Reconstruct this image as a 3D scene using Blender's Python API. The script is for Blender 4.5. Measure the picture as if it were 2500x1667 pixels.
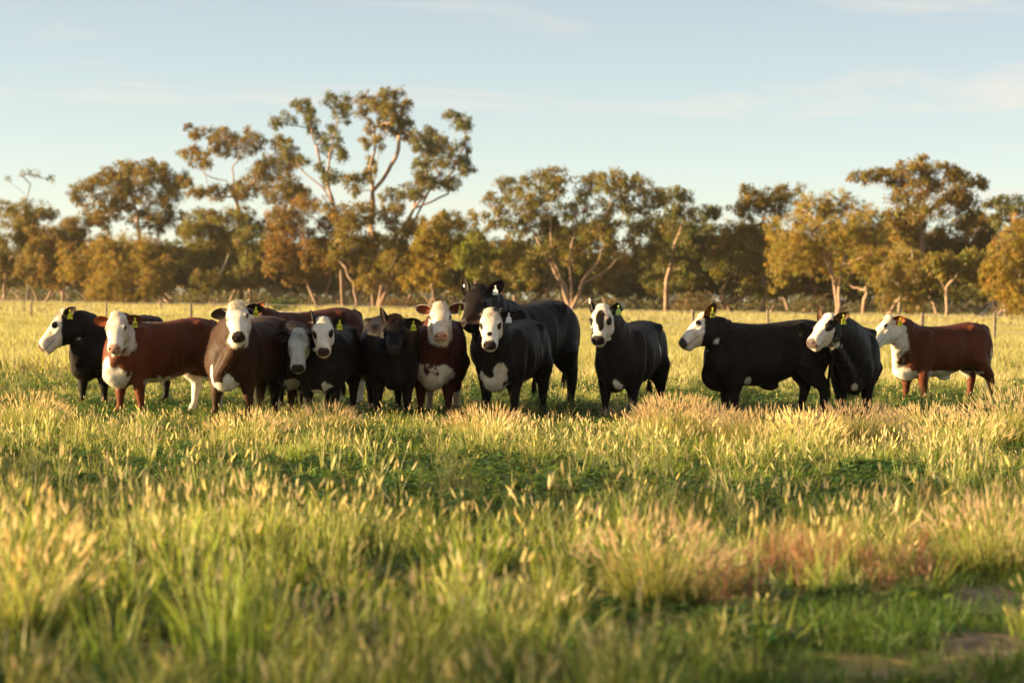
import bpy, math, random, os
import numpy as np
from mathutils import Matrix, Vector

# ------------------------------------------------------------------ scene reset
for o in list(bpy.data.objects):
    bpy.data.objects.remove(o, do_unlink=True)
scene = bpy.context.scene
COL = scene.collection
rng = np.random.default_rng(20)
random.seed(20)
R = math.radians

# ------------------------------------------------------------------ camera (85 mm, standing photographer)
F = 5903.0                       # focal length in photo pixels (2500 px wide frame)
CAM_Z = 1.6
PITCH, ROLL = math.atan(105.5 / F), 0.0112
FWD = np.array([0, math.cos(PITCH), -math.sin(PITCH)])
_u0 = np.array([0, math.sin(PITCH), math.cos(PITCH)])
_r0 = np.array([1.0, 0, 0])
RGT = _r0 * math.cos(ROLL) + _u0 * math.sin(ROLL)
UPV = -_r0 * math.sin(ROLL) + _u0 * math.cos(ROLL)
CAM = np.array([0, 0, CAM_Z])
cam_data = bpy.data.cameras.new('camera')
cam = bpy.data.objects.new('camera', cam_data)
COL.objects.link(cam)
cam.matrix_world = Matrix(((RGT[0], UPV[0], -FWD[0], CAM[0]), (RGT[1], UPV[1], -FWD[1], CAM[1]),
                           (RGT[2], UPV[2], -FWD[2], CAM[2]), (0, 0, 0, 1)))
cam_data.sensor_width = 36.0
cam_data.lens = F / 2500 * 36.0
cam_data.clip_start = 0.1
cam_data.clip_end = 6000
cam_data.dof.use_dof = True
cam_data.dof.focus_distance = 31.2
cam_data.dof.aperture_fstop = 2.2
scene.camera = cam

# ------------------------------------------------------------------ sun and sky: low evening sun straight from the left
SUN_ELEV = R(10)
_sa = R(4.0)                     # azimuth off the pure left direction, towards the camera side
SUN_DIR = np.array([-math.cos(_sa), -math.sin(_sa), 0]) * math.cos(SUN_ELEV) + np.array([0, 0, math.sin(SUN_ELEV)])
sun_data = bpy.data.lights.new('sun', 'SUN')
sun_data.energy = 5.0
sun_data.angle = R(0.6)
sun_data.color = (1.0, 0.73, 0.37)
sun = bpy.data.objects.new('sun', sun_data)
sun.rotation_euler = Vector(SUN_DIR).to_track_quat('Z', 'Y').to_euler()
COL.objects.link(sun)

world = bpy.data.worlds.new('World')
scene.world = world
world.use_nodes = True
wn, wl = world.node_tree.nodes, world.node_tree.links
wn.clear()
w_out = wn.new('ShaderNodeOutputWorld')
w_bg = wn.new('ShaderNodeBackground')
w_bg.inputs['Strength'].default_value = 0.05
sky = wn.new('ShaderNodeTexSky')
sky.sky_type = 'NISHITA'
sky.sun_disc = False
sky.sun_elevation = SUN_ELEV
sky.sun_rotation = math.atan2(SUN_DIR[0], SUN_DIR[1])
sky.altitude = 200
sky.air_density = 0.5
sky.dust_density = 0.4
sky.ozone_density = 0.45
# thin high cirrus: stretched noise over the view direction
w_tc = wn.new('ShaderNodeTexCoord')
w_map = wn.new('ShaderNodeMapping')
w_map.inputs['Rotation'].default_value = (0, R(11), 0)
w_map.inputs['Scale'].default_value = (5.0, 5.0, 46.0)
w_map.inputs['Location'].default_value = (4.9, 0.4, 2.2)
w_n = wn.new('ShaderNodeTexNoise')
w_n.inputs['Scale'].default_value = 1.0
w_n.inputs['Detail'].default_value = 7
w_n.inputs['Roughness'].default_value = 0.62
w_n.inputs['Distortion'].default_value = 0.6
w_r = wn.new('ShaderNodeValToRGB')
w_r.color_ramp.elements[0].position = 0.50
w_r.color_ramp.elements[0].color = (0.22, 0.22, 0.22, 1)
w_r.color_ramp.elements[1].position = 0.74
w_r.color_ramp.elements[1].color = (0.85, 0.85, 0.85, 1)
w_mix = wn.new('ShaderNodeMixRGB')
w_mix.inputs['Color2'].default_value = (4.6, 4.2, 3.6, 1)
wl.new(w_tc.outputs['Generated'], w_map.inputs['Vector'])
wl.new(w_map.outputs['Vector'], w_n.inputs['Vector'])
wl.new(w_n.outputs['Fac'], w_r.inputs['Fac'])
wl.new(w_r.outputs['Color'], w_mix.inputs['Fac'])
w_tint = wn.new('ShaderNodeMixRGB')
w_tint.blend_type = 'MULTIPLY'
w_tint.inputs['Fac'].default_value = 1.0
w_tint.inputs['Color2'].default_value = (1.16, 1.07, 0.90, 1)
wl.new(sky.outputs['Color'], w_tint.inputs['Color1'])
wl.new(w_tint.outputs['Color'], w_mix.inputs['Color1'])
wl.new(w_mix.outputs['Color'], w_bg.inputs['Color'])
wl.new(w_bg.outputs['Background'], w_out.inputs['Surface'])

scene.view_settings.view_transform = 'Standard'
scene.view_settings.look = 'None'
scene.view_settings.gamma = 1.0
scene.view_settings.use_curve_mapping = False
scene.view_settings.exposure = 2.08
scene.render.engine = 'CYCLES'
scene.cycles.max_bounces = 6
scene.cycles.diffuse_bounces = 3
scene.cycles.transmission_bounces = 4
scene.cycles.transparent_max_bounces = 4
scene.cycles.use_denoising = True
scene.cycles.caustics_reflective = False
scene.cycles.caustics_refractive = False


# ------------------------------------------------------------------ helpers
def ray(px, py):
    return FWD + RGT * ((px - 1250.0) / F) + UPV * ((833.5 - py) / F)


def at(px, py, depth):
    """World point seen at photo pixel (px, py), at the given distance along +Y."""
    d = ray(px, py)
    return CAM + d * (depth / d[1])


def on_ground(px, py):
    d = ray(px, py)
    return CAM + d * (-CAM_Z / d[2])


def gx(px, depth):
    """Ground X for a photo column at a distance."""
    d = ray(px, 950.0)
    return d[0] / d[1] * depth


def nrm(v):
    v = np.asarray(v, float)
    return v / (np.linalg.norm(v) + 1e-12)


def smooth01(e0, e1, x):
    t = np.clip((x - e0) / (e1 - e0), 0, 1)
    return t * t * (3 - 2 * t)


def _hash(ix, iy, iz, seed):
    h = (ix.astype(np.int64) * 374761393 + iy.astype(np.int64) * 668265263 + iz.astype(np.int64) * 2147483647 + seed * 974634777) & 0xffffffff
    h = ((h ^ (h >> 13)) * 1274126177) & 0xffffffff
    return ((h ^ (h >> 16)) & 0xffff) / 65535.0


def vnoise(p, seed=0):
    p = np.asarray(p, float)
    if p.shape[1] == 2:
        p = np.column_stack([p, np.zeros(len(p))])
    i = np.floor(p)
    f = p - i
    f = f * f * (3 - 2 * f)
    i = i.astype(np.int64)
    out = 0
    for dx in (0, 1):
        for dy in (0, 1):
            for dz in (0, 1):
                w = (f[:, 0] if dx else 1 - f[:, 0]) * (f[:, 1] if dy else 1 - f[:, 1]) * (f[:, 2] if dz else 1 - f[:, 2])
                out = out + w * _hash(i[:, 0] + dx, i[:, 1] + dy, i[:, 2] + dz, seed)
    return out


def fbm(p, seed=0, octaves=3):
    p = np.asarray(p, float)
    out, a, tot = 0, 1.0, 0
    for k in range(octaves):
        out = out + a * vnoise(p * (2 ** k), seed + k)
        tot += a
        a *= 0.5
    return out / tot


def mesh_np(name, verts, faces, colors=None, mat=None, smooth=False):
    """Mesh from arrays; faces is a list of tuples or an (n,k) array. colors (n,3) per vertex -> attribute 'col'."""
    me = bpy.data.meshes.new(name)
    verts = np.asarray(verts, np.float32)
    if isinstance(faces, np.ndarray):
        k = faces.shape[1]
        nf = len(faces)
        me.vertices.add(len(verts))
        me.vertices.foreach_set('co', verts.ravel())
        me.loops.add(nf * k)
        me.loops.foreach_set('vertex_index', faces.astype(np.int32).ravel())
        me.polygons.add(nf)
        me.polygons.foreach_set('loop_start', np.arange(0, nf * k, k, dtype=np.int32))
        me.update(calc_edges=True)
        me.validate()
    else:
        me.from_pydata(verts.tolist(), [], faces)
        me.update()
    if colors is not None:
        a = me.attributes.new('col', 'FLOAT_COLOR', 'POINT')
        c = np.ones((len(verts), 4), np.float32)
        c[:, :3] = colors
        a.data.foreach_set('color', c.ravel())
    if smooth and len(me.polygons):
        me.polygons.foreach_set('use_smooth', np.ones(len(me.polygons), bool))
    if mat:
        me.materials.append(mat)
    return me


def obj(name, me, parent=None, loc=None, rotz=0.0):
    o = bpy.data.objects.new(name, me)
    COL.objects.link(o)
    if parent:
        o.parent = parent
    if loc is not None:
        o.location = loc
    o.rotation_euler = (0, 0, rotz)
    return o


def tag(o, label=None, cat=None, group=None, kind=None):
    if label: o['label'] = label
    if cat: o['category'] = cat
    if group: o['group'] = group
    if kind: o['kind'] = kind
    return o


class MB:
    """Collects pieces of one mesh."""
    def __init__(self):
        self.v, self.f, self.c, self.n = [], [], [], 0

    def add(self, verts, faces, col=None):
        verts = np.asarray(verts, float)
        self.v.append(verts)
        self.f += [tuple(int(i) + self.n for i in fc) for fc in faces]
        if col is not None:
            c = np.asarray(col, float)
            self.c.append(np.tile(c, (len(verts), 1)) if c.ndim == 1 else c)
        self.n += len(verts)

    def mesh(self, name, mat=None, smooth=False):
        return mesh_np(name, np.vstack(self.v), self.f, np.vstack(self.c) if self.c else None, mat, smooth)


def tube(pts, radii, n=7, cap=True):
    """Tapered tube along points; returns verts, faces."""
    pts = np.asarray(pts, float)
    V, Fc = [], []
    ref = np.array([0.31, 0.95, 0.05])
    m = len(pts)
    for i in range(m):
        t = nrm(pts[min(i + 1, m - 1)] - pts[max(i - 1, 0)])
        s = nrm(np.cross(ref, t)) if abs(np.dot(ref, t)) < 0.95 else nrm(np.cross([1, 0, 0], t))
        b = np.cross(t, s)
        for k in range(n):
            a = 2 * math.pi * k / n
            V.append(pts[i] + radii[i] * (math.cos(a) * s + math.sin(a) * b))
    for i in range(m - 1):
        for k in range(n):
            Fc.append((i * n + k, i * n + (k + 1) % n, (i + 1) * n + (k + 1) % n, (i + 1) * n + k))
    if cap:
        Fc.append(tuple(reversed(range(n))))
        Fc.append(tuple(range((m - 1) * n, m * n)))
    return np.array(V), Fc


# ------------------------------------------------------------------ materials
def new_mat(name):
    m = bpy.data.materials.new(name)
    m.use_nodes = True
    m.node_tree.nodes.clear()
    return m, m.node_tree.nodes, m.node_tree.links


def leaf_mat(name, transl=0.35, rnd=0.25, rough=0.6, tint=(1, 1, 1)):
    """Thin vegetation: vertex colour, random per instance, some light through the blade."""
    m, n, l = new_mat(name)
    out = n.new('ShaderNodeOutputMaterial')
    at_ = n.new('ShaderNodeAttribute'); at_.attribute_name = 'col'
    oi = n.new('ShaderNodeObjectInfo')
    mr = n.new('ShaderNodeMapRange')
    mr.inputs['To Min'].default_value = 1 - rnd
    mr.inputs['To Max'].default_value = 1 + rnd
    l.new(oi.outputs['Random'], mr.inputs['Value'])
    hs = n.new('ShaderNodeHueSaturation')
    mr2 = n.new('ShaderNodeMapRange')
    mr2.inputs['To Min'].default_value = 0.485
    mr2.inputs['To Max'].default_value = 0.515
    l.new(oi.outputs['Random'], mr2.inputs['Value'])
    l.new(mr2.outputs['Result'], hs.inputs['Hue'])
    l.new(mr.outputs['Result'], hs.inputs['Value'])
    l.new(at_.outputs['Color'], hs.inputs['Color'])
    p = n.new('ShaderNodeBsdfPrincipled')
    p.inputs['Roughness'].default_value = rough
    p.inputs['Specular IOR Level'].default_value = 0.3
    t = n.new('ShaderNodeBsdfTranslucent')
    g = n.new('ShaderNodeMixRGB'); g.blend_type = 'MULTIPLY'; g.inputs['Fac'].default_value = 1
    g.inputs['Color2'].default_value = (*tint, 1)
    l.new(hs.outputs['Color'], p.inputs['Base Color'])
    l.new(hs.outputs['Color'], g.inputs['Color1'])
    l.new(g.outputs['Color'], t.inputs['Color'])
    mx = n.new('ShaderNodeMixShader'); mx.inputs['Fac'].default_value = transl
    l.new(p.outputs['BSDF'], mx.inputs[1]); l.new(t.outputs['BSDF'], mx.inputs[2])
    l.new(mx.outputs['Shader'], out.inputs['Surface'])
    return m


def plain_mat(name, col, rough=0.7, metal=0.0, spec=0.4, noise=0.0, nscale=20.0, bump=0.0, vcol=False):
    m, n, l = new_mat(name)
    out = n.new('ShaderNodeOutputMaterial')
    p = n.new('ShaderNodeBsdfPrincipled')
    p.inputs['Roughness'].default_value = rough
    p.inputs['Metallic'].default_value = metal
    p.inputs['Specular IOR Level'].default_value = spec
    if vcol:
        src = n.new('ShaderNodeAttribute'); src.attribute_name = 'col'
        c_out = src.outputs['Color']
    else:
        src = n.new('ShaderNodeRGB'); src.outputs[0].default_value = (*col, 1)
        c_out = src.outputs[0]
    tc = n.new('ShaderNodeTexCoord')
    nz = n.new('ShaderNodeTexNoise')
    nz.inputs['Scale'].default_value = nscale
    nz.inputs['Detail'].default_value = 6
    l.new(tc.outputs['Object'], nz.inputs['Vector'])
    if noise:
        mr = n.new('ShaderNodeMapRange')
        mr.inputs['To Min'].default_value = 1 - noise
        mr.inputs['To Max'].default_value = 1 + noise
        l.new(nz.outputs['Fac'], mr.inputs['Value'])
        vm = n.new('ShaderNodeVectorMath'); vm.operation = 'SCALE'
        l.new(c_out, vm.inputs[0]); l.new(mr.outputs['Result'], vm.inputs['Scale'])
        c_out = vm.outputs['Vector']
    l.new(c_out, p.inputs['Base Color'])
    if bump:
        b = n.new('ShaderNodeBump'); b.inputs['Strength'].default_value = bump
        b.inputs['Distance'].default_value = 0.02
        l.new(nz.outputs['Fac'], b.inputs['Height']); l.new(b.outputs['Normal'], p.inputs['Normal'])
    l.new(p.outputs['BSDF'], out.inputs['Surface'])
    return m


M_grass = leaf_mat('grass_blades', 0.45, 0.30, 0.5, (1.15, 1.12, 0.6))
M_clover = leaf_mat('clover_leaves', 0.3, 0.25, 0.5)
M_leaf = leaf_mat('gum_leaves', 0.42, 0.0, 0.5, (1.25, 1.1, 0.6))
M_bark = plain_mat('gum_bark', (0.30, 0.20, 0.145), 0.85, noise=0.55, nscale=1.6, bump=0.6)
M_palebark = plain_mat('pale_gum_bark', (0.42, 0.34, 0.27), 0.8, noise=0.4, nscale=1.4, bump=0.4)
M_deadwood = plain_mat('grey_dead_wood', (0.27, 0.235, 0.20), 0.85, noise=0.4, nscale=3.0, bump=0.4)
M_post = plain_mat('weathered_post', (0.17, 0.13, 0.10), 0.85, noise=0.4, nscale=9.0, bump=0.4)
M_wire = plain_mat('galvanised_wire', (0.30, 0.28, 0.25), 0.5, metal=0.7)


# ------------------------------------------------------------------ ground
def ground_material():
    m, n, l = new_mat('paddock_soil')
    out = n.new('ShaderNodeOutputMaterial')
    p = n.new('ShaderNodeBsdfPrincipled')
    p.inputs['Roughness'].default_value = 0.95
    p.inputs['Specular IOR Level'].default_value = 0.1
    tc = n.new('ShaderNodeTexCoord')
    n1 = n.new('ShaderNodeTexNoise'); n1.inputs['Scale'].default_value = 0.35; n1.inputs['Detail'].default_value = 7
    n2 = n.new('ShaderNodeTexNoise'); n2.inputs['Scale'].default_value = 7.0; n2.inputs['Detail'].default_value = 6
    l.new(tc.outputs['Object'], n1.inputs['Vector']); l.new(tc.outputs['Object'], n2.inputs['Vector'])
    r1 = n.new('ShaderNodeValToRGB')
    r1.color_ramp.elements[0].position = 0.35; r1.color_ramp.elements[0].color = (0.16, 0.14, 0.045, 1)
    r1.color_ramp.elements[1].position = 0.68; r1.color_ramp.elements[1].color = (0.31, 0.245, 0.105, 1)
    l.new(n1.outputs['Fac'], r1.inputs['Fac'])
    r2 = n.new('ShaderNodeValToRGB')
    r2.color_ramp.elements[0].position = 0.3; r2.color_ramp.elements[0].color = (0.10, 0.07, 0.05, 1)
    r2.color_ramp.elements[1].position = 0.75; r2.color_ramp.elements[1].color = (0.34, 0.265, 0.20, 1)
    l.new(n2.outputs['Fac'], r2.inputs['Fac'])
    a = n.new('ShaderNodeAttribute'); a.attribute_name = 'soil'
    mx = n.new('ShaderNodeMixRGB')
    l.new(a.outputs['Fac'], mx.inputs['Fac']); l.new(r1.outputs['Color'], mx.inputs['Color1']); l.new(r2.outputs['Color'], mx.inputs['Color2'])
    l.new(mx.outputs['Color'], p.inputs['Base Color'])
    b = n.new('ShaderNodeBump'); b.inputs['Strength'].default_value = 0.7; b.inputs['Distance'].default_value = 0.05
    l.new(n2.outputs['Fac'], b.inputs['Height']); l.new(b.outputs['Normal'], p.inputs['Normal'])
    l.new(p.outputs['BSDF'], out.inputs['Surface'])
    return m


def patch(px, py, rx, ry):
    """Ground ellipse given by where it lies in the photo: centre and half-axes in metres."""
    c = on_ground(px, py)
    y0, y1 = on_ground(px, py + ry)[1], on_ground(px, max(py - ry, 770))[1]
    return (c[0], (y0 + y1) / 2, rx / F * c[1], (y1 - y0) / 2)


SOIL = [patch(2450, 1475, 130, 34), patch(2410, 1580, 150, 34), patch(2200, 1640, 160, 16), patch(2290, 1238, 110, 10), (2.0, 9.6, .9, .35)]
CLOVER = [patch(1150, 1150, 330, 32), patch(1010, 1245, 480, 48), patch(740, 1262, 380, 42), patch(300, 1280, 300, 30), patch(1450, 1205, 330, 34), patch(2150, 1215, 260, 30),
          patch(1850, 1235, 240, 26), patch(560, 1062, 170, 13), patch(870, 1068, 170, 12), patch(1330, 1062, 140, 10), patch(1300, 1320, 260, 30), patch(900, 1310, 240, 22)]
SHORT = [patch(2260, 1570, 330, 75), patch(2380, 1440, 180, 40), patch(2150, 1640, 330, 40), patch(2290, 1238, 200, 16)
         , (2.1, 9.5, 1.3, 1.6)]
REDS = [patch(2050, 1420, 200, 38), patch(1770, 1475, 100, 18), patch(2230, 1430, 90, 22)]
TALL = [patch(500, 1480, 620, 120), patch(1250, 1450, 300, 60), patch(2440, 1330, 120, 55), patch(200, 1640, 300, 60), patch(900, 1640, 400, 40)]


def blob(P, X, Y, hard=1.0):
    out = np.zeros(len(X))
    for cx, cy, rx, ry in P:
        d = np.sqrt(((X - cx) / rx) ** 2 + ((Y - cy) / ry) ** 2)
        out = np.maximum(out, smooth01(1.25, 0.75, d))
    return out


ys = np.unique(np.concatenate([np.linspace(-40, 8, 13), np.linspace(8, 60, 174), np.linspace(60, 320, 60), np.linspace(320, 4500, 40)]))
xs = np.unique(np.concatenate([np.linspace(-2500, -30, 26), np.linspace(-30, 30, 161), np.linspace(30, 2500, 26)]))
GX, GY = np.meshgrid(xs, ys)
gp = np.column_stack([GX.ravel(), GY.ravel()])
gz = (fbm(gp * 0.5, 3, 3) - 0.5) * 0.10 * smooth01(6, 12, gp[:, 1]) * smooth01(70, 45, gp[:, 1])
gf = []
nx = len(xs)
ii, jj = np.meshgrid(np.arange(len(ys) - 1), np.arange(nx - 1), indexing='ij')
a0 = (ii * nx + jj).ravel()
gf = np.column_stack([a0, a0 + 1, a0 + nx + 1, a0 + nx])
g_me = mesh_np('ground', np.column_stack([gp, gz]), gf, mat=ground_material(), smooth=True)
sa = g_me.attributes.new('soil', 'FLOAT', 'POINT')
soil_v = np.clip(blob(SOIL, gp[:, 0], gp[:, 1]) * 1.0 + 0.18 * blob(SHORT, gp[:, 0], gp[:, 1]), 0, 1)
sa.data.foreach_set('value', soil_v.astype(np.float32))
tag(obj('ground', g_me), kind='structure')


def ground_z(X, Y):
    p = np.column_stack([X, Y])
    return (fbm(p * 0.5, 3, 3) - 0.5) * 0.10 * smooth01(6, 12, Y) * smooth01(70, 45, Y)


# ------------------------------------------------------------------ trees
def leaves(cent, rad, per, size, rs, base_col, droop=0.4, var=0.35, aspect=0.42, flat=1.0):
    """Leaf faces (quads) spread through little clumps. cent (n,3), rad (n,), per = leaves per clump."""
    n = len(cent) * per
    c = np.repeat(cent, per, 0)
    r = np.repeat(rad, per)
    d = rs.normal(0, 1, (n, 3)); d /= np.linalg.norm(d, axis=1)[:, None]
    q = rs.uniform(0, 1, n) ** 0.5
    p = c + d * (r * q)[:, None] * np.array([1, 1, flat])
    ax = rs.normal(0, 1, (n, 3)); ax[:, 2] -= droop * 2.2
    ax /= np.linalg.norm(ax, axis=1)[:, None]
    t = rs.normal(0, 1, (n, 3))
    sdv = np.cross(ax, t); sdv /= np.linalg.norm(sdv, axis=1)[:, None] + 1e-9
    L = size * rs.uniform(0.55, 1.3, n)
    Wd = L * aspect * rs.uniform(0.7, 1.3, n)
    v0 = p
    v1 = p + ax * (L * 0.45)[:, None] + sdv * (Wd * 0.5)[:, None]
    v2 = p + ax * L[:, None]
    v3 = p + ax * (L * 0.45)[:, None] - sdv * (Wd * 0.5)[:, None]
    V = np.stack([v0, v1, v2, v3], 1).reshape(-1, 3)
    Fq = np.arange(n * 4).reshape(-1, 4)
    cl = np.repeat(rs.uniform(1 - var, 1 + var, len(cent)), per) * rs.uniform(0.75, 1.25, n)
    hue = np.repeat(rs.normal(0, 0.10, len(cent)), per)
    col = np.asarray(base_col)[None] * cl[:, None] * np.array([1.02, 1.07, 0.95])
    col[:, 0] *= 1 + hue; col[:, 1] *= 1 - 0.4 * hue
    return V, Fq, np.repeat(np.clip(col, 0.005, 0.6), 4, 0)


def branch_path(a, b, sag, rs, n=5, wob=0.06):
    L = np.linalg.norm(b - a)
    t = np.linspace(0, 1, n)
    mid = a + (b - a) * 0.5 + np.array([0, 0, sag * L])
    P = np.outer((1 - t) ** 2, a) + np.outer(2 * (1 - t) * t, mid) + np.outer(t * t, b)
    P[1:-1] += rs.normal(0, wob * L / n * 2, (n - 2, 3))
    return P


K = 1 / 0.9408


def line(x_d):
    """The tree line runs obliquely: farther away at the left, nearer at the right."""
    return 1.17 - 0.37 * x_d / 2352.0


def make_tree(name, label, base_d, depth, clumps, seed, trunk=(), r0=0.35, leaf_col=(0.159, 0.127, 0.023), leaf=0.34, per=32, dens=1.0,
              droop=0.7, bark=None, stems=1, group='trees along the far edge of the paddock', cat='tree', strings=False, aspect=0.36, spread=0.7):
    """A tree whose crown clumps were read off the photo (x, y, rx, ry) and stand at their own distance, with depth of their own."""
    rs = np.random.default_rng(seed)
    depth = depth * line(base_d[0])
    bx_, by_ = base_d[0] * K, base_d[1] * K
    base = at(bx_, by_, depth); base[2] = -0.15
    root = bpy.data.objects.new(name, None)
    COL.objects.link(root)
    root.location = base
    tag(root, label, cat, group)
    m_px = depth / F                       # metres per photo pixel at that distance
    cl = []
    halfw = max(abs(c[0] - np.mean([k[0] for k in clumps])) for c in clumps) * K * m_px if clumps else 2
    for (x, y, rx, ry) in clumps:
        dy = rs.uniform(-1, 1) * spread * min(halfw, 7)
        p = at(x * K, y * K, depth + dy)
        grow_ = 1.14 if y < 470 else 1.0
        rx_, ry_ = rx * K * m_px * 1.05 * grow_, ry * K * m_px * 1.2 * grow_
        cl.append((p, rx_, ry_))
        for _ in range((4 if y > 480 else 2) if dens > 0.65 else 0):
            f_ = rs.uniform(0.35, 0.62)
            cl.append((p + np.array([rs.uniform(-1, 1) * rx_ * 1.25, rs.uniform(-1.3, 1.3) * rx_, rs.uniform(-1.1, 0.9) * ry_ * 1.1]), rx_ * f_, ry_ * f_ * 1.35))
    # --- skeleton
    nodes, parent, load = [base], [-1], [0.0]

    def chain(frm, pts):
        last = frm
        for p in pts:
            nodes.append(p); parent.append(last); load.append(0.0)
            last = len(nodes) - 1
        return last
    ends = []
    if trunk:
        for poly in (trunk if isinstance(trunk[0][0], (tuple, list)) else [trunk]):
            last = 0
            for (x, y) in poly:
                p = at(x * K, y * K, depth + rs.uniform(-.5, .5))
                pp = branch_path(nodes[last], p, 0.0, rs, 4, 0.05)
                last = chain(last, pp[1:])
            ends.append(last)
    elif cl:
        cx = np.mean([c[0] for c in cl], 0)
        zmin = min(c[0][2] - c[2] for c in cl)
        for k in range(stems):
            tp = base * 0.55 + cx * 0.45
            tp[2] = max(zmin * 0.8 + 0.2 * cx[2], 1.2)
            tp[:2] += rs.normal(0, 0.16 * halfw + 0.3 * (stems > 1) * halfw, 2)
            pp = branch_path(base + np.array([rs.normal(0, .3), rs.normal(0, .3), 0]) * (stems > 1), tp, rs.normal(0, .08), rs, 6, 0.05)
            chain(0, pp[1:])
    order = sorted(range(len(cl)), key=lambda i: np.linalg.norm(cl[i][0] - nodes[-1]))
    subc, subr = [], []
    for i in order:
        c, rx, ry = cl[i]
        N = np.array(nodes)
        d = np.linalg.norm(N - c, axis=1) + np.clip(N[:, 2] - c[2] + 0.4, 0, None) * 1.6 + (N[:, 2] < 1.0) * 2.5
        j = int(np.argmin(d))
        tgt = c - np.array([0, 0, ry * 0.4])
        e = chain(j, branch_path(nodes[j], tgt, rs.uniform(-0.14, 0.05), rs, 5, 0.10)[1:])
        load[e] += 1.0
        k = max(5, int(dens * (3 + (rx * ry) * 13.0)))
        dd = rs.normal(0, 1, (k, 3)); dd /= np.linalg.norm(dd, axis=1)[:, None]
        q = rs.uniform(0.25, 1, k) ** 0.5
        pts = c + dd * q[:, None] * np.array([rx, (rx + ry) / 2, ry])
        for p in pts[: min(6, max(2, k // 3))]:
            e2 = chain(e, branch_path(nodes[e], p, 0.05, rs, 3, 0.1)[1:])
            load[e2] += 0.18
        subc.append(pts); subr.append(rs.uniform(0.40, 0.85, k) * min(1.0, 0.55 + 0.25 * min(rx, ry)))
    # radii from what each limb carries
    W = np.array(load)
    for i in range(len(nodes) - 1, 0, -1):
        W[parent[i]] += W[i]
    rad = 0.50 * r0 * (np.clip(W, 0.03, None) / max(W[0], 1e-6)) ** 0.62
    rad = np.maximum(rad, 0.02)
    kids = {}
    for i in range(1, len(nodes)):
        kids.setdefault(parent[i], []).append(i)
    mb = MB()
    done = set()
    stack = [(0, k) for k in kids.get(0, [])]
    while stack:
        p0, c0 = stack.pop()
        path, rr = [nodes[p0]], [min(rad[p0] if p0 else rad[0] * 1.25, rad[c0] * 1.3 if p0 else 9)]
        cur = c0
        while True:
            path.append(nodes[cur]); rr.append(rad[cur])
            ks = kids.get(cur, [])
            if not ks:
                break
            ks = sorted(ks, key=lambda k: -W[k])
            stack += [(cur, k) for k in ks[1:]]
            cur = ks[0]
        rr[-1] *= 0.6
        v, f = tube(np.array(path) - base, np.array(rr), 6 if rr[0] > 0.08 else 4)
        mb.add(v, f)
    obj('trunk', mb.mesh('trunk', bark or M_bark, True), root)
    if subc:
        sc, sr = np.vstack(subc), np.concatenate(subr)
        if strings:                        # hanging weeping foliage
            k = 3
            sc2 = np.repeat(sc, k, 0) + np.column_stack([rs.normal(0, .35, (len(sc) * k, 2)), -rs.uniform(0, 2.0, len(sc) * k)])
            sc, sr = sc2, np.repeat(sr, k) * 0.55
            per = max(6, int(per * 0.8))
            leaf, aspect = leaf * 0.85, 0.2
        V, Fq, Cc = leaves(sc - base, sr, per, leaf, rs, leaf_col, droop, aspect=aspect)
        obj('crown', mesh_np('crown', V, Fq, Cc, M_leaf), root)
    return root


OLIVE = (0.178, 0.132, 0.026)
GREYG = (0.130, 0.118, 0.038)
GOLD = (0.265, 0.190, 0.036)
DARK = (0.075, 0.072, 0.032)
LIME = (0.165, 0.150, 0.022)
T = make_tree
T('gum_tree', 'bushy olive gum at the far left edge with a dark forked trunk', (8, 702), 296,
  [(20, 500, 40, 22), (60, 520, 35, 20), (100, 492, 35, 16), (30, 560, 40, 26), (80, 555, 28, 22), (8, 610, 28, 22), (60, 600, 28, 18), (-30, 540, 30, 30), (-35, 600, 30, 30), (0, 470, 25, 12)],
  101, trunk=(((12, 640), (25, 590), (60, 600)), ((12, 640), (2, 590)), ((14, 640), (62, 592))), r0=0.55, leaf_col=OLIVE)
T('gum_tree', 'low dense tree with a straight dark trunk right of the forked one', (145, 702), 294,
  [(110, 540, 38, 22), (150, 560, 38, 25), (90, 575, 32, 22), (130, 600, 40, 24), (172, 560, 25, 22), (185, 515, 38, 20), (60, 600, 26, 18), (140, 635, 36, 18), (110, 625, 30, 18)],
  102, trunk=((145, 650), (135, 610)), r0=0.42, leaf_col=OLIVE)
T('dead_tree', 'bare thin tree holding a few withered leaf sprays against the sky', (62, 695), 340,
  [(18, 408, 5, 6), (52, 398, 6, 7), (68, 396, 5, 8), (86, 398, 6, 8), (113, 408, 4, 5), (121, 411, 4, 7), (25, 470, 6, 5), (100, 465, 8, 6)],
  103, trunk=(((62, 480), (58, 465), (70, 425)), ((62, 480), (56, 445), (30, 425))), r0=0.30, leaf_col=GREYG, per=14, dens=0.6, bark=M_deadwood, spread=0.2, droop=1.0)
T('gum_tree', 'tall rounded golden gum left of the tallest trees', (318, 700), 305,
  [(285, 388, 36, 16), (345, 382, 26, 14), (372, 398, 24, 20), (235, 412, 30, 14), (200, 426, 24, 13), (265, 422, 28, 20), (318, 415, 32, 22), (395, 422, 20, 20), (178, 455, 14, 11),
   (230, 455, 28, 17), (290, 458, 32, 19), (348, 455, 32, 20), (398, 455, 18, 18), (250, 490, 36, 18), (330, 502, 38, 18), (390, 500, 28, 18)],
  104, trunk=((322, 560), (316, 490), (305, 450)), r0=0.6, leaf_col=OLIVE)
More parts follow.
